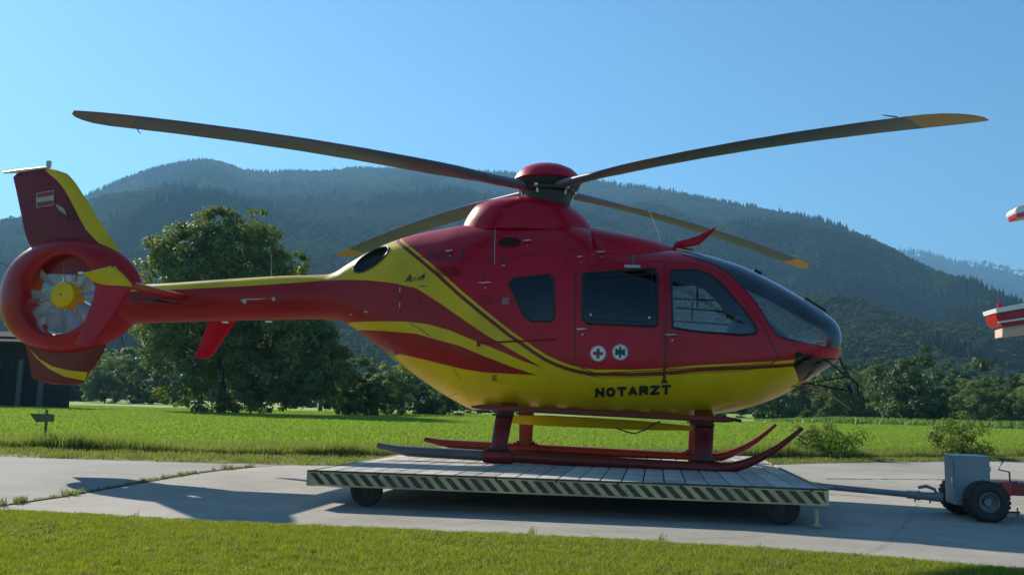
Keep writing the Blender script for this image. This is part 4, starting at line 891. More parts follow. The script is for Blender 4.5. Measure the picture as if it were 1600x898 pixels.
# ---- tail: shrouded fan, fin, ventral fin, stabiliser
fc = hp(97, 460, -.1); FX, FZ = float(fc[0]), float(fc[2])
Mf = Matrix.Translation((FX, 0, FZ)) @ ROTY
RI = .50; seg = 64
prof = [(RI, .17), (RI+.02, .20), (RI+.06, .208), (RI+.12, .20), (RI+.22, .165), (RI+.31, .10), (RI+.35, .04), (RI+.36, 0), (RI+.35, -.04), (RI+.31, -.10), (RI+.22, -.165), (RI+.12, -.20), (RI+.06, -.208), (RI+.02, -.20), (RI, -.17)]
bm = bmesh.new(); lathe(bm, prof, seg, Mf, closed=True); shroud = part('fan_shroud', bm, TRED, heli, angle=70)
for v in shroud.data.vertices:                      # pull the shroud forward into the boom, trim its height
    dx = v.co.x-FX; dz = v.co.z-FZ; rr = math.hypot(dx, dz)
    if rr > RI+.05:
        kx = (rr-RI-.05)/.30
        if dx > 0: v.co.x += kx*.16*max(0, dx/rr)**2
        if dx < 0: v.co.x -= kx*.07*(dx/rr)**2
        v.co.z -= kx*math.copysign(.13, dz)*(abs(dz)/rr)**2
bm = bmesh.new(); hubz = [(0, .12), (.02, .125), (.10, .12), (.155, .10), (.175, .06), (.175, -.12), (0, -.13)]
lathe(bm, [(r, -z) for r, z in hubz], 32, Mf @ Matrix.Rotation(math.pi, 4, 'X') if False else Mf @ Matrix.Diagonal((1, 1, -1, 1))); fan = part('fan_hub', bm, YEL, heli)
bm = bmesh.new(); tube(bm, [(FX, -.13, FZ), (FX, -.10, FZ)], .012, 8); part('hub_bolt', bm, BLK, fan)
FANW = mat('fan_blade_grey', (.34, .37, .41), .35, coat=.3, noise_amt=.2)
for a in (4, 38, 78, 108, 146, 180, 214, 252, 290, 326):
    bm = bmesh.new(); ca, sa = math.cos(R(a)), math.sin(R(a)); rings = []
    for r, c, th in ((.165, .030, R(62)), (.24, .050, R(50)), (.36, .062, R(42)), (.485, .066, R(34))):
        ring = []
        for k in range(8):
            b = 2*math.pi*k/8; u, w = math.cos(b)*c, math.sin(b)*.006; tx, ty = u*math.cos(th)-w*math.sin(th), u*math.sin(th)+w*math.cos(th)
            ring.append((FX+r*ca-tx*sa, ty*.75, FZ+r*sa+tx*ca))
        rings.append(ring)
    loft(bm, rings); part('fan_blade', bm, FANW, heli)
for k in range(10):
    a = R(k*36+11); bm = bmesh.new(); rings = []
    for r in (.12, .50):
        rings.append([(FX+r*math.cos(a)-u*math.sin(a), .15+w, FZ+r*math.sin(a)+u*math.cos(a)) for u, w in ((-.012, -.05), (.012, -.05), (.012, .06), (-.012, .06))])
    loft(bm, rings); part('stator_vane', bm, FANW, heli)
def fin(name, secs, thick, regs, mats, parent=heli, nseg=22):
    """secs: (z, x_trailing, x_leading); an aerofoil body, scored by the paint outlines"""
    bm = bmesh.new(); zz = np.array([s[0] for s in secs]); fl, fr = pchip(zz, [s[1] for s in secs]), pchip(zz, [s[2] for s in secs]); rings = []
    for z in np.linspace(zz.min(), zz.max(), 26):
        a, b = float(fl(z)), float(fr(z)); c = b-a; ring = []
        for k in range(nseg):
            t = 2*math.pi*k/nseg; u = .5-.5*math.cos(t); yy = thick*min(1, c/.6)*(1.9*math.sqrt(u)*(1-u)+.02*(1-u))*(1 if t < math.pi else -1)*.75
            ring.append((b-u*c, yy, z))
        rings.append(ring)
    loft(bm, rings)
    for r in regs: cut(bm, r[0])
    bm.faces.ensure_lookup_table(); C = np.array([[f.calc_center_median().x, f.calc_center_median().z] for f in bm.faces])
    for r in regs:
        m_ = inpoly(C, r[0])
        for f, q in zip(bm.faces, m_):
            if q: f.material_index = r[1]
    return part(name, bm, mats, parent, angle=50)
def px_xz(pts, Y=-.05): return [tuple(hp(*q, Y)[[0, 2]]) for q in pts]
L_ = px_xz([(20, 276), (24, 292), (32, 330), (44, 378), (60, 400), (70, 430)], 0); Rr = px_xz([(92, 264), (110, 276), (122, 292), (150, 337), (185, 390), (214, 442)], 0)
fzl = pchip([p[1] for p in L_], [p[0] for p in L_]); fzr = pchip([p[1] for p in Rr], [p[0] for p in Rr])
secs = [(z, float(fzl(z)), float(fzr(z))) for z in np.linspace(1.95, 3.225, 14)] + [(3.262, float(fzl(3.225))+.12, float(fzr(3.225))-.05), (3.30, float(fzl(3.225))+.30, float(fzr(3.225))-.20)]
fin_y = px_xz([(66, 255), (70, 266), (78, 273), (89, 282), (101, 297), (111, 315), (122, 337), (134, 359), (154, 380), (179, 411), (203, 441)]) + [(-4.7, 1.8), (-4.7, 3.6)]
DR2 = paint('fin_dark_red_paint', (.20, .008, .018))
vf = fin('vertical_fin', secs, .085, [(fin_y, 1)], [DR2, YEL], nseg=28)
# shoulder that carries the fin round the shroud
bm = bmesh.new(); rings = []
for px, py, w, hz in ((232, 475, .175, .27), (214, 478, .18, .33), (200, 472, .185, .44), (186, 466, .18, .60), (176, 463, .16, .74)):
    p = hp(px, py); rings.append([(p[0], w*math.cos(t), p[2]+hz*.5*math.sin(t)) for t in np.linspace(0, 2*math.pi, 25)[:-1]])
loft(bm, rings); part('shroud_neck', bm, TRED, heli, angle=60)
Ll = px_xz([(38, 535), (46, 566), (50, 589)], 0); Lr = px_xz([(165, 545), (146, 575), (132, 592)], 0)
za_, zb_ = .60, 1.12
fl_ = pchip([p[1] for p in Ll], [p[0] for p in Ll]); fr_ = pchip([p[1] for p in Lr], [p[0] for p in Lr])
secs = [(.575, float(fl_(.63))+.30, float(fr_(.63))-.14), (.60, float(fl_(.63))+.12, float(fr_(.63))-.03), (.635, float(fl_(.63)), float(fr_(.63)))] + [(z, float(fl_(z)), float(fr_(z))) for z in np.linspace(.68, 1.10, 6)]
yb = px_xz([(40, 542), (58, 560), (80, 572), (105, 578), (134, 581), (128, 594), (100, 588), (75, 576), (55, 560)])
fin('ventral_fin', secs, .07, [(yb, 1)], [GEAR, YEL])
bm = bmesh.new(); a, b, c = hp(6, 270), hp(36, 267), hp(76, 262); tube(bm, [a, b, c], [.025, .045, .03], 10, flat=(.45, 1.3)); part('fin_tip_fairing', bm, WHITE, heli)
bm = bmesh.new(); p = hp(76, 259); box(bm, (p[0], 0, p[2]+.02), (.05, .05, .09), bev=.01); part('anti_collision_light', bm, LGREY, heli)
# flag, registration
def fin_sheet(pts, y, m, nm, parent):
    bm = bmesh.new(); bm.faces.new([bm.verts.new(hp(q[0], q[1], y)) for q in pts]); return part(nm, bm, m, parent, smooth=False)
FY = -.058
fin_sheet([(56.5, 302), (84.5, 297), (84.5, 321), (56.5, 325)], FY, mat('flag_edge', (.36, .33, .34), .5), 'flag', vf)
DRF = mat('flag_red', (.28, .02, .03), .5)
fin_sheet([(57.5, 303), (83.5, 298.4), (83.5, 305), (57.5, 309)], FY-.002, DRF, 'flag_stripe', vf); fin_sheet([(57.5, 316.5), (83.5, 312.8), (83.5, 320), (57.5, 323.8)], FY-.002, DRF, 'flag_stripe', vf)
for a, b in (((104, 328), (107, 345)), ((112, 328), (115, 344))): fin_sheet([(a[0], a[1]), (a[0]+2.6, a[1]), (b[0]+.6, b[1]), (b[0]-2.0, b[1])], -.056, LETTER, 'registration_letter', vf)
fin_sheet([(106, 335), (114, 335), (114, 337.6), (106, 337.6)], -.0565, LETTER, 'registration_letter', vf)
fin_sheet([(86, 318), (100, 326), (104, 336), (92, 328)], -.056, mat('fin_flash', (.38, .30, .22), .5), 'fin_flash', vf)
# stabiliser with swept end plates
bm = bmesh.new(); z0 = 1.70; rings = []
for y in np.linspace(-1.3, 1.3, 13):
    ring = []
    for k in range(14):
        t = 2*math.pi*k/14; u = .5-.5*math.cos(t); ring.append((-4.33-u*.42, y, z0+.03*(1.9*math.sqrt(u)*(1-u))*(1 if t < math.pi else -1)*1.4))
    rings.append(ring)
loft(bm, rings); stab = part('stabiliser', bm, TRED, heli, angle=60)
bm = bmesh.new(); rings = []
for px, py, hz, w in ((205, 466, .15, .23), (230, 469, .13, .225), (255, 473, .09, .215), (287, 477, .02, .20)):
    p = hp(px, py, -.19); rings.append([(p[0], w*math.cos(t)*1.03, p[2]+hz*.5*math.sin(t)) for t in np.linspace(0, 2*math.pi, 21)[:-1]])
loft(bm, rings); part('stabiliser_fairing', bm, GEAR, heli, angle=60)
EPR = [(1.885, -4.65, -4.61), (1.84, -4.82, -4.555), (1.80, -4.98, -4.50), (1.74, -4.90, -4.43), (1.69, -4.83, -4.385), (1.65, -4.815, -4.375), (1.55, -4.82, -4.42), (1.36, -4.87, -4.52), (1.14, -4.94, -4.66), (1.04, -4.985, -4.735), (1.015, -4.97, -4.80)]
for sd in (-1, 1):
    bm = bmesh.new()
    loft(bm, [[(xb, sd*1.31, z), (xb+.06, sd*1.31-.016, z), (xf-.04, sd*1.31-.02, z), (xf, sd*1.31, z), (xf-.04, sd*1.31+.02, z), (xb+.06, sd*1.31+.016, z)] for z, xb, xf in EPR])
    yl = [(-5.2, 1.74), (-4.96, 1.79), (-4.85, 1.71), (-4.70, 1.675), (-4.3, 1.665), (-4.3, 2.0), (-5.2, 2.0)]
    cut(bm, yl)
    C = np.array([[f.calc_center_median().x, f.calc_center_median().z] for f in bm.faces]); q = inpoly(C, yl)
    for f, k in zip(bm.faces, q): f.material_index = int(k)
    ep = part('end_plate', bm, [RED, YEL], heli, angle=25)
    bm = bmesh.new(); p = (-4.97, sd*1.31, 1.80); tube(bm, [p, (-5.03, sd*1.31, 1.80)], .014, 8); part('navigation_light', bm, WHITE, ep)

# ---- landing gear
def sk_path(pts, Y): return [hp(px, py, Y) for px, py in pts]
for Y, pp in ((-1.0, [(590, 696), (640, 706), (700, 717), (740, 722), (790, 724.5), (900, 728.5), (1000, 732), (1090, 735), (1140, 731), (1180, 719), (1215, 700), (1254, 669)]), (1.0, None)):
    if pp: P = sk_path(pp, Y); base = P
    else: P = [np.array([p[0], 1.0, p[2]]) for p in base]
    xs = [p[0] for p in P]; zf = pchip(xs, [max(p[2], .055) for p in P]); X = np.linspace(min(xs), max(xs), 40)
    rad = [.03+.035*min(1, (x-min(xs))/.35)*1.0 if x < 0 else (.065 if x < 2.0 else max(.016, .065*(1-(x-2.0)/(max(xs)-2.0)*.66))) for x in X]
    bm = bmesh.new(); tube(bm, [(x, Y, float(zf(x))+.005) for x in X], [max(r, .034) if x < 0 else r for r, x in zip(rad, X)], 12, flat=(.85, .8))
    for f in bm.faces:
        if f.calc_center_median().x < -.42 and Y < 0: f.material_index = 1
    part('skid', bm, [GEAR, mat('skid_grey', (.10, .09, .10), .45, noise_amt=.3)], heli)
def strut(bm, pts, wx):
    rings = []
    for (x, y, z), w, t in pts:
        rings.append([(x+w*math.cos(a), y+t*math.sin(a), z) for a in np.linspace(0, 2*math.pi, 17)[:-1]])
    loft(bm, rings)
for xf in (-.32, 1.74):
    for sd in (-1, 1):
        bm = bmesh.new(); strut(bm, [((xf, sd*1.0, .05), .10, .05), ((xf, sd*.995, .10), .085, .05), ((xf, sd*.97, .20), .085, .045), ((xf+.01, sd*.90, .36), .09, .045), ((xf+.015, sd*.78, .50), .095, .045), ((xf+.015, sd*.55, .60), .095, .045), ((xf+.015, sd*.35, .64), .09, .04)], .1)
        s_ = part('skid_strut', bm, GEAR, heli)
        bm = bmesh.new(); tube(bm, [(xf-.15, sd*1.0, .06), (xf+.15, sd*1.0, .06)], .072, 12); part('strut_clamp', bm, GEAR, s_)
        for z in (.14, .48):
            bm = bmesh.new(); box(bm, (xf, sd*(1.0 if z < .2 else .81), z), (.22, .12, .02), bev=.004); part('strut_bracket', bm, DARK, s_)
# boarding steps: long boards each side
for sd in (-1, 1):
    a, b = hp(738, 635, -1.02), hp(1146, 656, -1.02); bm = bmesh.new(); rings = []
    for t, w, h in ((0, .05, .02), (.04, .09, .055), (.5, .10, .06), (.97, .09, .055), (1, .05, .03)):
        x, z = a[0]+(b[0]-a[0])*t, a[2]+(b[2]-a[2])*t
        rings.append([(x, sd*1.02+w*c_, z+h*s_*.5) for c_, s_ in ((-1, -.6), (-.8, -1), (.8, -1), (1, -.6), (1, .6), (.8, 1), (-.8, 1), (-1, .6))])
    loft(bm, rings); part('boarding_step', bm, GEAR if sd < 0 else TRED, heli, angle=30)
bm = bmesh.new(); rings = []
for px, hgt in ((806, .10), (850, .13), (1000, .11), (1080, .05)):
    p = hp(px, 660, 0); rings.append([(p[0], y, .40+s*hgt*.5+.02) for y, s in ((-.28, -.7), (.28, -.7), (.34, 1), (-.34, 1))])
loft(bm, rings); part('belly_pod', bm, YEL, heli, smooth=False)
bm = bmesh.new(); tube(bm, [hp(q[0], q[1], -.6) for q in ((962, 668), (978, 674), (992, 677), (1010, 670), (1024, 660), (1032, 658))], .008, 6); part('cable', bm, BLK, heli)
bm = bmesh.new()
for k in range(9): box(bm, (-.5+k*.3, -.52, .545), (.20, .16, .03), bev=.005)
part('belly_panel', bm, LGREY, heli)
# ---- nose: landing-light mirror on its rods, wiper
bm = bmesh.new()
P = lambda x, y, Y: hp(x, y, Y)
for a, b, Ya, Yb, r in (((1268, 542), (1322, 588), -.30, -.28, .010), ((1268, 542), (1285, 566), -.30, -.20, .008), ((1252, 600), (1325, 588), -.22, -.28, .008), ((1258, 598), (1324, 610), -.18, -.28, .010),
                        ((1312, 560), (1326, 588), -.05, -.28, .009), ((1326, 588), (1340, 600), -.28, -.28, .012), ((1340, 600), (1341, 617), -.28, -.28, .012), ((1322, 598), (1337, 634), -.28, -.28, .007), ((1240, 603), (1280, 612), -.3, -.1, .006)):
    tube(bm, [P(*a, Ya), P(*b, Yb)], r, 6)
rods = part('mirror_frame', bm, BLK, heli)
bm = bmesh.new(); c = P(1331, 606, -.28); lathe(bm, [(0, -.02), (.055, -.018), (.062, 0), (.055, .012), (0, .012)], 20, Matrix.Translation(c) @ Matrix.Rotation(R(68), 4, 'Y') @ Matrix.Rotation(R(20), 4, 'X')); part('mirror', bm, DARK, rods)
bm = bmesh.new(); c = P(1268, 603, 0); tube(bm, [P(1240, 610, -.25), P(1262, 603, -.1), P(1300, 618, .1), P(1330, 640, .2)], [.015, .022, .02, .008], 8, flat=(.4, 2.0)); part('nose_reflection', bm, mat('reflection_olive', (.16, .15, .03), .6), heli)  # dull olive strip standing in for a blurry reflection below the nose
for sd in (-1, 1):
    bm = bmesh.new(); pts_ = []
    for px, py in ((1255, 478), (1275, 492), (1288, 500)):
        q = hp(px, py); pts_.append((q[0], sd*.12, q[2]-.0))
    tube(bm, [(q[0], q[1], float(fT(srt(q[0])))+.01) for q in pts_], .012, 6); part('wiper', bm, BLK, heli)
bm = bmesh.new(); q = hp(1184, 426); box(bm, (q[0], 0, q[2]+.01), (.10, .05, .035), Matrix.Rotation(R(28), 4, 'Y'), bev=.01); part('temperature_probe', bm, BLK, heli)
bm = bmesh.new(); a = hp(1140, 643); tube(bm, [(a[0]-.1, -.3, .56), (a[0]+.1, -.3, .53)], .02, 6); part('drain_pipe', bm, DARK, heli)
bm = bmesh.new(); tube(bm, [hp(189, 523), hp(196, 547)], .006, 5); part('aerial', bm, BLK, heli)
bm = bmesh.new(); tube(bm, [hp(14, 417), hp(-20, 400)], .006, 5); part('aerial', bm, BLK, heli)

# ================================================================== TREES, PLANTS, GRASS
BARK = noisy('bark', [(.3, (.05, .04, .03)), (.7, (.12, .10, .08))], 6, bump=.8, bscale=14)
LEAF1 = foliage('maple_leaves', (.105, .145, .035), (.23, .26, .075), .42, 1.0, False, .6, .25)
LEAF2 = foliage('willow_leaves', (.040, .070, .020), (.085, .12, .035), .35, .6)
LEAF3 = foliage('shrub_leaves', (.10, .16, .03), (.17, .23, .05), .5, 2.0)
def trunk_bm(h, r, lobes, seed):
    r_ = random.Random(seed); bm = bmesh.new(); pts = [Vector((0, 0, -.2))]; n = 6
    for i in range(1, n+1): pts.append(Vector((r_.uniform(-.1, .1)*i*.4, r_.uniform(-.1, .1)*i*.4, h*i/n)))
    tube(bm, pts, [r*(1-.75*i/n) for i in range(n+1)], 9)
    for L in lobes[:9]:
        i = r_.randint(2, n-1); s = pts[i]; e = Vector(L[:3]); m_ = (s+e)/2+Vector((0, 0, -.06*h)); tube(bm, [s, m_, e], [r*.42, r*.25, r*.08], 6)
    return bm
def lobes_for(seed, h, w, base=.15, n=14, top=.95, fat=1.0):
    g = random.Random(seed); out = []
    for i in range(n):
        f = base+(top-base)*(i+.5)/n; env = math.sin(math.pi*min(1, max(.08, (f-base*.3)/(1.02-base*.3)))**.8)**.6; a = g.random()*6.28; q = w*.5*env*g.uniform(.35, .75); s = w*env*g.uniform(.20, .32)*fat
        out.append((q*math.cos(a), q*math.sin(a), h*f, s, s, s*g.uniform(.65, .95)))
    return out
def tree(name, loc, h, w, seed, leafm, nleaf, ls, label, cat='tree', group=None, lobes=None, base=.15, rough=.25, tr=None):
    e = empty(name, loc, (0, 0, random.Random(seed).random()*0)); L = lobes or lobes_for(seed, h, w, base)
    me = crown_mesh(seed, L, nleaf, ls, clump=1.2); link('crown', me, leafm, e); part('trunk', trunk_bm(h*.72, tr or h*.022, L, seed), BARK, e); tag(e, label, cat, group); return e
# the big maple-like tree left of the middle
tb = ground(345, 645); D = math.hypot(tb[0]-CAM[0], tb[1]-CAM[1]); pxm = D/F
def LB(px, py, rx, rz, dy=0.0):
    q = at_y(px, py, tb[1]+dy); return (q[0]-tb[0], dy, q[2], rx*pxm, rx*pxm*.9, rz*pxm)
LOB = [LB(350, 370, 62, 48), LB(300, 400, 60, 50, -1), LB(395, 395, 50, 50, 1), LB(255, 440, 52, 48), LB(320, 450, 75, 60, -1.5), LB(400, 450, 65, 60), LB(248, 490, 46, 50, 1), LB(285, 540, 58, 50, -1), LB(350, 540, 70, 60, .5),
       LB(420, 530, 65, 62, 0), LB(280, 605, 32, 34, -1.5), LB(345, 600, 50, 40, 0), LB(425, 600, 58, 36, -.5), LB(440, 420, 30, 26, 2), LB(385, 345, 36, 24, 0), LB(330, 352, 30, 26, 1), LB(362, 405, 58, 58, -1), LB(358, 355, 42, 30, 0), LB(300, 500, 70, 60, 1), LB(380, 500, 70, 60, 1), LB(275, 620, 26, 22, -1), LB(320, 622, 40, 20, -1.5), LB(385, 622, 50, 20, -1), LB(430, 625, 45, 18, 0)]
tree('broadleaf_tree', tuple(tb), 12.5, 11, 3, LEAF1, 90000, .118, 'large round dark green broadleaf tree standing alone in the meadow behind the tail boom', lobes=LOB, tr=.32)
t2 = ground(500, 643)
LOB2 = [(LB(x, y, a, b, d)[0]+tb[0]-t2[0], LB(x, y, a, b, d)[1]+tb[1]-t2[1], *LB(x, y, a, b, d)[2:]) for x, y, a, b, d in ((475, 540, 50, 55, 2), (505, 565, 38, 45, 2), (470, 600, 48, 36, 1), (515, 605, 32, 30, 1), (490, 500, 36, 30, 3), (455, 415, 32, 26, 4), (440, 450, 34, 38, 4), (475, 470, 34, 34, 3))]
tree('broadleaf_tree', tuple(t2), 9, 7, 5, LEAF1, 34000, .115, 'lower bushy tree growing against the right side of the big meadow tree', lobes=LOB2, tr=.2)
def place(px, pyb, dist):
    a, _ = az_el(px, pyb); return (CAM[0]+dist*math.sin(a), CAM[1]+dist*math.cos(a), 0.0)
# shrubs and the wood edge
def h_at(px, pytop, dist): return az_el(px, pytop)[1]*dist+CAM[2]
row = [(745, 600, 90, 80, 'pale'), (535, 545, 62, 60, 'pale'), (572, 548, 62, 95, 'mid'), (612, 560, 66, 90, 'pale'), (655, 575, 70, 85, 'dark'), (700, 590, 75, 90, 'mid'), (110, 572, 150, 90, 'dark'), (165, 545, 125, 80, 'pale'), (215, 535, 130, 90, 'mid'), (262, 560, 120, 70, 'dark'), (60, 560, 150, 100, 'mid'), (5, 540, 150, 110, 'dark')]
row += [(1215, 560, 120, 70, 'mid'), (1260, 552, 140, 70, 'pale'), (1305, 556, 120, 60, 'mid'), (1352, 568, 130, 55, 'pale'), (1388, 560, 115, 62, 'mid'), (1430, 545, 100, 120, 'dark'), (1478, 600, 110, 48, 'mid'), (1525, 584, 120, 70, 'pale'), (1572, 582, 125, 70, 'mid'), (1622, 580, 120, 80, 'pale'), (1680, 570, 130, 90, 'mid'),
        ]
protoT = {}
lab = {'pale': 'pale grey green loose-crowned tree', 'mid': 'mid green bushy tree', 'dark': 'dark dense rounded tree'}
leafs = {'pale': foliage('pale_leaves', (.12, .165, .06), (.19, .235, .09), .5, .8, False), 'mid': foliage('mid_leaves', (.075, .125, .03), (.13, .175, .045), .45, .8, False), 'dark': foliage('dark_leaves', (.045, .085, .022), (.085, .125, .03), .4, .8, False)}
beside = ['left of the big meadow tree', 'between the big tree and the helicopter pod']
for i, (px, pyt, dist, wpx, kd) in enumerate(row):
    H_ = h_at(px, pyt, dist); W_ = wpx*dist/F; loc = place(px, 640, dist); where = 'behind the tail, left of the big meadow tree' if px < 300 else ('behind the rear of the helicopter pod' if px < 800 else ('hidden low behind the landing skids' if px < 1200 else 'at the wood edge right of the helicopter nose'))
    if kd not in protoT:
        e = empty('edge_tree', loc); L = lobes_for(40+i, 1, .9, .02, 20, .95, 1.15) + [(q*math.cos(a), q*math.sin(a), .10, .2, .2, .12) for q, a in ((.2, 0), (.22, 2), (.2, 4), (0, 0))]
        link('crown', crown_mesh(50+i, L, 12000, .019, droop=.3, clump=1.6), leafs[kd], e); part('trunk', trunk_bm(.7, .022, L, i), BARK, e); protoT[kd] = e
    else: e = copy_tree(protoT[kd]); e.location = loc
    e.scale = (W_/.95, W_/.95, H_); e.rotation_euler = (0, 0, i*1.37)
    cl = [q[0] for q in row if (q[0] < 300) == (px < 300) and (q[0] < 1200) == (px < 1200)]; od = ('first second third fourth fifth sixth seventh eighth ninth tenth eleventh twelfth'.split())[sorted(cl).index(px)]
    wh = 'in the wood edge behind the tail' if px < 300 else ('behind the rear of the helicopter' if px < 1200 else 'in the wood edge beyond the nose')
    tag(e, f'{lab[kd]}, {od} from left {wh}', 'tree', 'trees along the wood edge')
# dark belt of undergrowth below the wood edge
def belt(name, pxs, dist, hpx, n, ls, m, seed, zt=None):
    g = np.random.default_rng(seed); L = []
    for px in np.linspace(pxs[0], pxs[1], n):
        c = place(px+g.uniform(-8, 8), 640, dist*g.uniform(.97, 1.08)); r = hpx*dist/F*g.uniform(.7, 1.2); L.append((c[0], c[1], r*.7, r*1.2, r*1.0, r))
    o = link(name, crown_mesh(seed, L, n*900, ls, name), m); o['kind'] = 'stuff'; return o
belt('undergrowth', (1150, 1700), 135, 42, 26, .30, leafs['dark'], 81)
belt('undergrowth', (-100, 300), 158, 46, 20, .34, leafs['dark'], 82)
belt('undergrowth', (520, 1150), 128, 34, 30, .30, leafs['dark'], 83)
# maize strip at the far edge of the meadow (right)
g = np.random.default_rng(5); V = []; Fc = []
for _ in range(9000):
    px = g.uniform(1180, 1720); dist = g.uniform(85, 110); c = place(px, 645, dist); h = .55*g.uniform(.5, 1.3)*min(1, (px-1150)/160); a = g.uniform(0, 6.28); s = .16; k = len(V)
    V += [(c[0]-s*math.cos(a), c[1]-s*math.sin(a), h*.2), (c[0]+s*math.cos(a), c[1]+s*math.sin(a), h*.2), (c[0]+g.uniform(-.2, .2), c[1], h)]; Fc.append((k, k+1, k+2))
me = bpy.data.meshes.new('crop_rows'); me.from_pydata(V, [], Fc); tag(link('crop_rows', me, foliage('crop_leaves', (.13, .21, .04), (.20, .28, .06), .3, .2, False)), kind='stuff')
# grass
def tuft_mesh(seed, nb, h, spread, lean=.4, w=.004, seeds=False):
    g = random.Random(seed); V = []; Fc = []
    for _ in range(nb):
        a = g.random()*6.28; q = spread*math.sqrt(g.random()); x, y = q*math.cos(a), q*math.sin(a); H = h*g.uniform(.5, 1.15); b = g.random()*6.28; lx, ly = lean*H*g.random()*math.cos(b), lean*H*g.random()*math.sin(b); c = g.random()*6.28; ux, uy = w*math.cos(c), w*math.sin(c); k = len(V)
        V += [(x-ux, y-uy, 0), (x+ux, y+uy, 0), (x+lx*.4+ux*.8, y+ly*.4+uy*.8, H*.6), (x+lx*.4-ux*.8, y+ly*.4-uy*.8, H*.6), (x+lx, y+ly, H)]; Fc += [(k, k+1, k+2, k+3), (k+3, k+2, k+4)]
    me = bpy.data.meshes.new('grass_tuft'); me.from_pydata(V, [], Fc); return me
GR1 = foliage('lawn_blades', (.15, .19, .022), (.29, .32, .045), .45, 3.0); GR2 = foliage('tall_grass_blades', (.14, .19, .045), (.23, .27, .09), .5, 3.0); GR3 = foliage('meadow_blades', (.19, .28, .045), (.27, .35, .07), .45, 3.0, True, .85, .08)
GR4 = foliage('dry_lawn_blades', (.20, .20, .06), (.30, .27, .10), .4, 3.0)
CLO = foliage('clover_leaves', (.08, .15, .03), (.12, .20, .04), .4, 3.0)
GDRY = foliage('dry_weeds', (.16, .17, .06), (.24, .21, .10), .4, 3.0)
lf = pchip([p[0] for p in front[::-1]], [p[1] for p in front[::-1]])
pts, rot, scl, idx = [], [], [], []
N_ = 26000; X = rng.uniform(-8, 5.5, N_); Y = rng.uniform(0, 1, N_)
for x, q in zip(X, Y):
    ye = float(lf(x)) + .04*noise.noise(Vector((x*3, 0, 0))) + .02*noise.noise(Vector((x*13, 0, 2)))
    y = ye - 3.2*q**1.3; d = math.hypot(x-CAM[0], y-CAM[1])
    if d < .8 or abs((x-CAM[0])) > 1.05*(y-CAM[1])+1.6: continue
    n_ = .5+.5*noise.noise(Vector((x*.8, y*.8, 5))); e_ = 1-.45*max(0, 1-(ye-y)/.25); s = (.75+.5*n_)*rng.uniform(.7, 1.25)*e_
    pts.append((x, y, .004)); rot.append((rng.uniform(-.2, .2), rng.uniform(-.2, .2), rng.uniform(0, 6.28))); scl.append((1, 1, s));  idx.append(3 if rng.random() < .10+.25*max(0, noise.noise(Vector((x*1.7, y*1.7, 9)))) else (4 if noise.noise(Vector((x*1.3, y*1.9, 3))) > .28 and rng.random() < .45 else int(rng.integers(0, 3))))
lawn = scatter('lawn_grass', [(tuft_mesh(s, 44, .036, .055, .9, .0018), GR1) for s in range(3)] + [(tuft_mesh(9, 30, .040, .05, 1.1, .0024), GR4), (crown_mesh(77, [(0, 0, .012, .06, .06, .008)], 26, .009, 'clover'), CLO)], pts, rot, scl, idx)
# tall grass band behind the verge and weeds in the joints
pts, rot, scl, idx = [], [], [], []
fvo = pchip([p[0] for p in vg_out], [p[1] for p in vg_out])
for _ in range(9000):
    x = rng.uniform(-16, 14); q = rng.random(); y0_ = float(fvo(x)); y = y0_ + 3.2*q**1.6 - .05; px_ok = abs(x-CAM[0]+.16*(y-CAM[1])) < .60*(y-CAM[1])+1
    if not px_ok: continue
    n_ = noise.noise(Vector((x*.7, y*.7, 2))); h = (.9+.8*n_)*(1.1-.6*q)*rng.uniform(.6, 1.2)
    pts.append((x, y, 0)); rot.append((rng.uniform(-.15, .15), rng.uniform(-.15, .15), rng.uniform(0, 6.28))); scl.append((1, 1, max(.25, h))); idx.append(int(rng.integers(0, 3)))
scatter('tall_grass', [(tuft_mesh(20+s, 40, .21, .14, .7, .005), GR2) for s in range(3)], pts, rot, scl, idx)
pts, rot, scl, idx = [], [], [], []
for _ in range(24000):
    a = rng.uniform(az_el(-60, 640)[0], az_el(1660, 640)[0]); r = 13+70*rng.random()**1.5; x, y = CAM[0]+r*math.sin(a), CAM[1]+r*math.cos(a)
    if y < float(fvo(max(min(x, 20), -20)))+1.5: continue
    pts.append((x, y, -.012)); rot.append((0, 0, rng.uniform(0, 6.28))); s = 1+r/40; scl.append((s, s, (.6+.5*noise.noise(Vector((x*.12, y*.12, 0))))*rng.uniform(.7, 1.2)*(1+r/120))); idx.append(int(rng.integers(0, 3)))
scatter('meadow_grass', [(tuft_mesh(30+s, 34, .12, .28, .7, .009), GR3) for s in range(3)], pts, rot, scl, idx)
pts, rot, scl, idx = [], [], [], []
for _ in range(2600):
    x = rng.uniform(-14, 12); q = rng.random(); i0 = pchip([p[0] for p in back], [p[1] for p in back]) if _ == 0 else i0; y = float(i0(x))+(float(fvo(x))-float(i0(x)))*q
    pts.append((x, y, .005)); rot.append((0, 0, rng.uniform(0, 6.28))); scl.append((1, 1, rng.uniform(.5, 1.3))); idx.append(int(rng.integers(0, 2)))
scatter('verge_grass', [(tuft_mesh(40+s, 22, .06, .12, .8, .005), GDRY if s else GR2) for s in range(2)], pts, rot, scl, idx)
pts, rot, scl, idx = [], [], [], []
for a, b in zip(jl, jl[1:]):
    a, b = np.array(a), np.array(b); k = int(np.linalg.norm(b-a)*26)
    for t in rng.random(k):
        p = a+(b-a)*t; pts.append((p[0]+rng.normal()*.02, p[1]+rng.normal()*.02, .004)); rot.append((0, 0, rng.uniform(0, 6.28))); s = .2+.75*max(0, noise.noise(Vector((p[0]*2.2, p[1]*2.2, 0)))+.3); scl.append((s, s, s*rng.uniform(.6, 1.3))); idx.append(int(rng.integers(0, 2)))
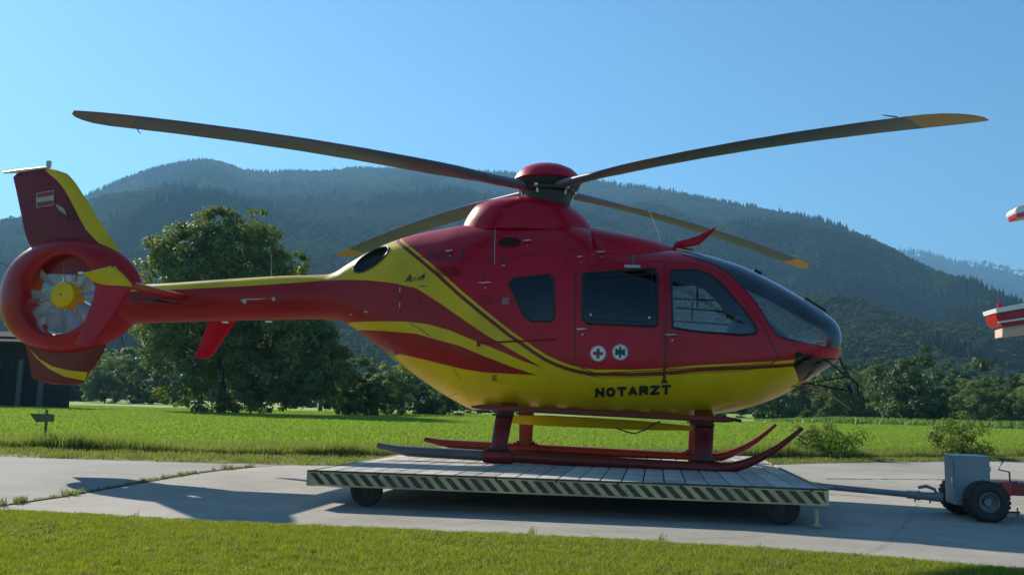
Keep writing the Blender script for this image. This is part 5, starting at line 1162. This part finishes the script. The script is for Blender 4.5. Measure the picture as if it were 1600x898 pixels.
for q in ((830, 836), (1035, 847), (1190, 866), (205, 812)):
    p = ground(*q); pts.append((p[0], p[1]+.05, .003)); rot.append((0, 0, 1)); scl.append((.5, .5, .55)); idx.append(0)
scatter('joint_weeds', [(tuft_mesh(60, 26, .11, .07, .9, .004), GDRY), (tuft_mesh(61, 26, .09, .06, .9, .004), GR2)], pts, rot, scl, idx)
# roadside bushes at the right
def bush(px, pyb, wpx, hpx, seed, label, nl):
    b = ground(px, pyb); d = math.hypot(b[0]-CAM[0], b[1]-CAM[1]); w, h = wpx*d/F, hpx*d/F
    e = empty('bush', tuple(b)); L = lobes_for(seed, h*.85, w, .1, 16, .95, 1.25); link('leaves', crown_mesh(seed, L, nl, .028, clump=2.2), LEAF3, e)
    bm = bmesh.new(); r_ = random.Random(seed)
    for k in range(9): q = L[r_.randrange(len(L))]; tube(bm, [(0+r_.uniform(-.1, .1), r_.uniform(-.1, .1), 0), (q[0]*.5, q[1]*.5, q[2]*.5), (q[0], q[1], q[2]+q[5]*.6)], [.012, .009, .003], 5)
    part('stems', bm, BARK, e); tag(e, label, 'bush', 'roadside bushes'); return e
bush(1288, 716, 100, 48, 71, 'low spreading green bush beside the road just right of the skid tips', 5500)
bush(1497, 716, 75, 75, 72, 'upright loose bush standing behind the grey equipment box', 3800)
bush(1380, 716, 60, 22, 73, 'tiny weedy bush on the verge between the two larger bushes', 2500) if False else None
# field sign at the left
sp = ground(70, 699); e = empty('field_sign', tuple(sp)); dS = sp[1]-CAM[1]; SG = mat('sign_green', (.10, .13, .055), .7, noise_amt=.2)
def S(px, py): return Vector(at_y(px, py, sp[1]))-Vector(tuple(sp))
bm = bmesh.new(); tube(bm, [(0, 0, 0), S(73, 640)], .022, 8); part('post', bm, SG, e)
bm = bmesh.new(); q = [S(50, 645.5), S(87, 646.5), S(87, 658), S(60, 659)]; va = [bm.verts.new(p+Vector((0, -.035, 0))) for p in q]; vb = [bm.verts.new(p+Vector((0, -.06, 0))) for p in q]
for k in range(4): bm.faces.new((va[k], va[(k+1) % 4], vb[(k+1) % 4], vb[k]))
bm.faces.new(va); bm.faces.new(vb); part('board', bm, SG, e, smooth=False); tag(e, 'small dull green arrow-ended board on a thin post in the grass at the left', 'sign')
# dark barn at the left, behind the tail
BW = noisy('barn_wood', [(.3, (.010, .011, .010)), (.7, (.022, .021, .018))], 3, bump=.4, bscale=10); bp_ = place(5, 640, 66)
barn = empty('open_barn', bp_, (0, 0, R(12))); tag(barn, 'dark weathered timber barn with open bays behind the helicopter tail', 'barn'); sc_ = 66/F
bm = bmesh.new(); box(bm, (-2.5, 4.0, 2.3), (9.6, .2, 4.6)); box(bm, (2.25, 2.0, 2.3), (.2, 4.0, 4.6)); box(bm, (-2.5, .0, 3.7), (9.6, .2, 1.5)); part('wall', bm, BW, barn, smooth=False)
for x in (-6.6, -4.4, -2.2, -.6, .9, 2.2):
    bm = bmesh.new(); box(bm, (x, -.06, 1.5), (.28, .28, 3.0)); part('post', bm, mat('barn_post', (.09, .085, .075), .8), barn, smooth=False)
for x0_, x1_ in ((-6.6, -4.4), (-.5, .8), (.95, 2.15)):
    n_ = int((x1_-x0_)/.3)
    for k in range(n_):
        bm = bmesh.new(); box(bm, (x0_+.15+.3*(k+.2), 0.05+.01*(k % 2), 1.48), (.28, .05, 2.94)); part('plank', bm, BW, barn, smooth=False)
bm = bmesh.new()
loft(bm, [[(x, -1.0, 4.1), (x, 2.0, 4.9), (x, 5.0, 4.1), (x, 5.0, 3.95), (x, 2.0, 4.75), (x, -1.0, 3.95)] for x in (-7.8, 2.9)]); part('roof', bm, mat('roof_tile_dark', (.035, .03, .026), .95, spec=.1, noise_amt=.3), barn, smooth=False)
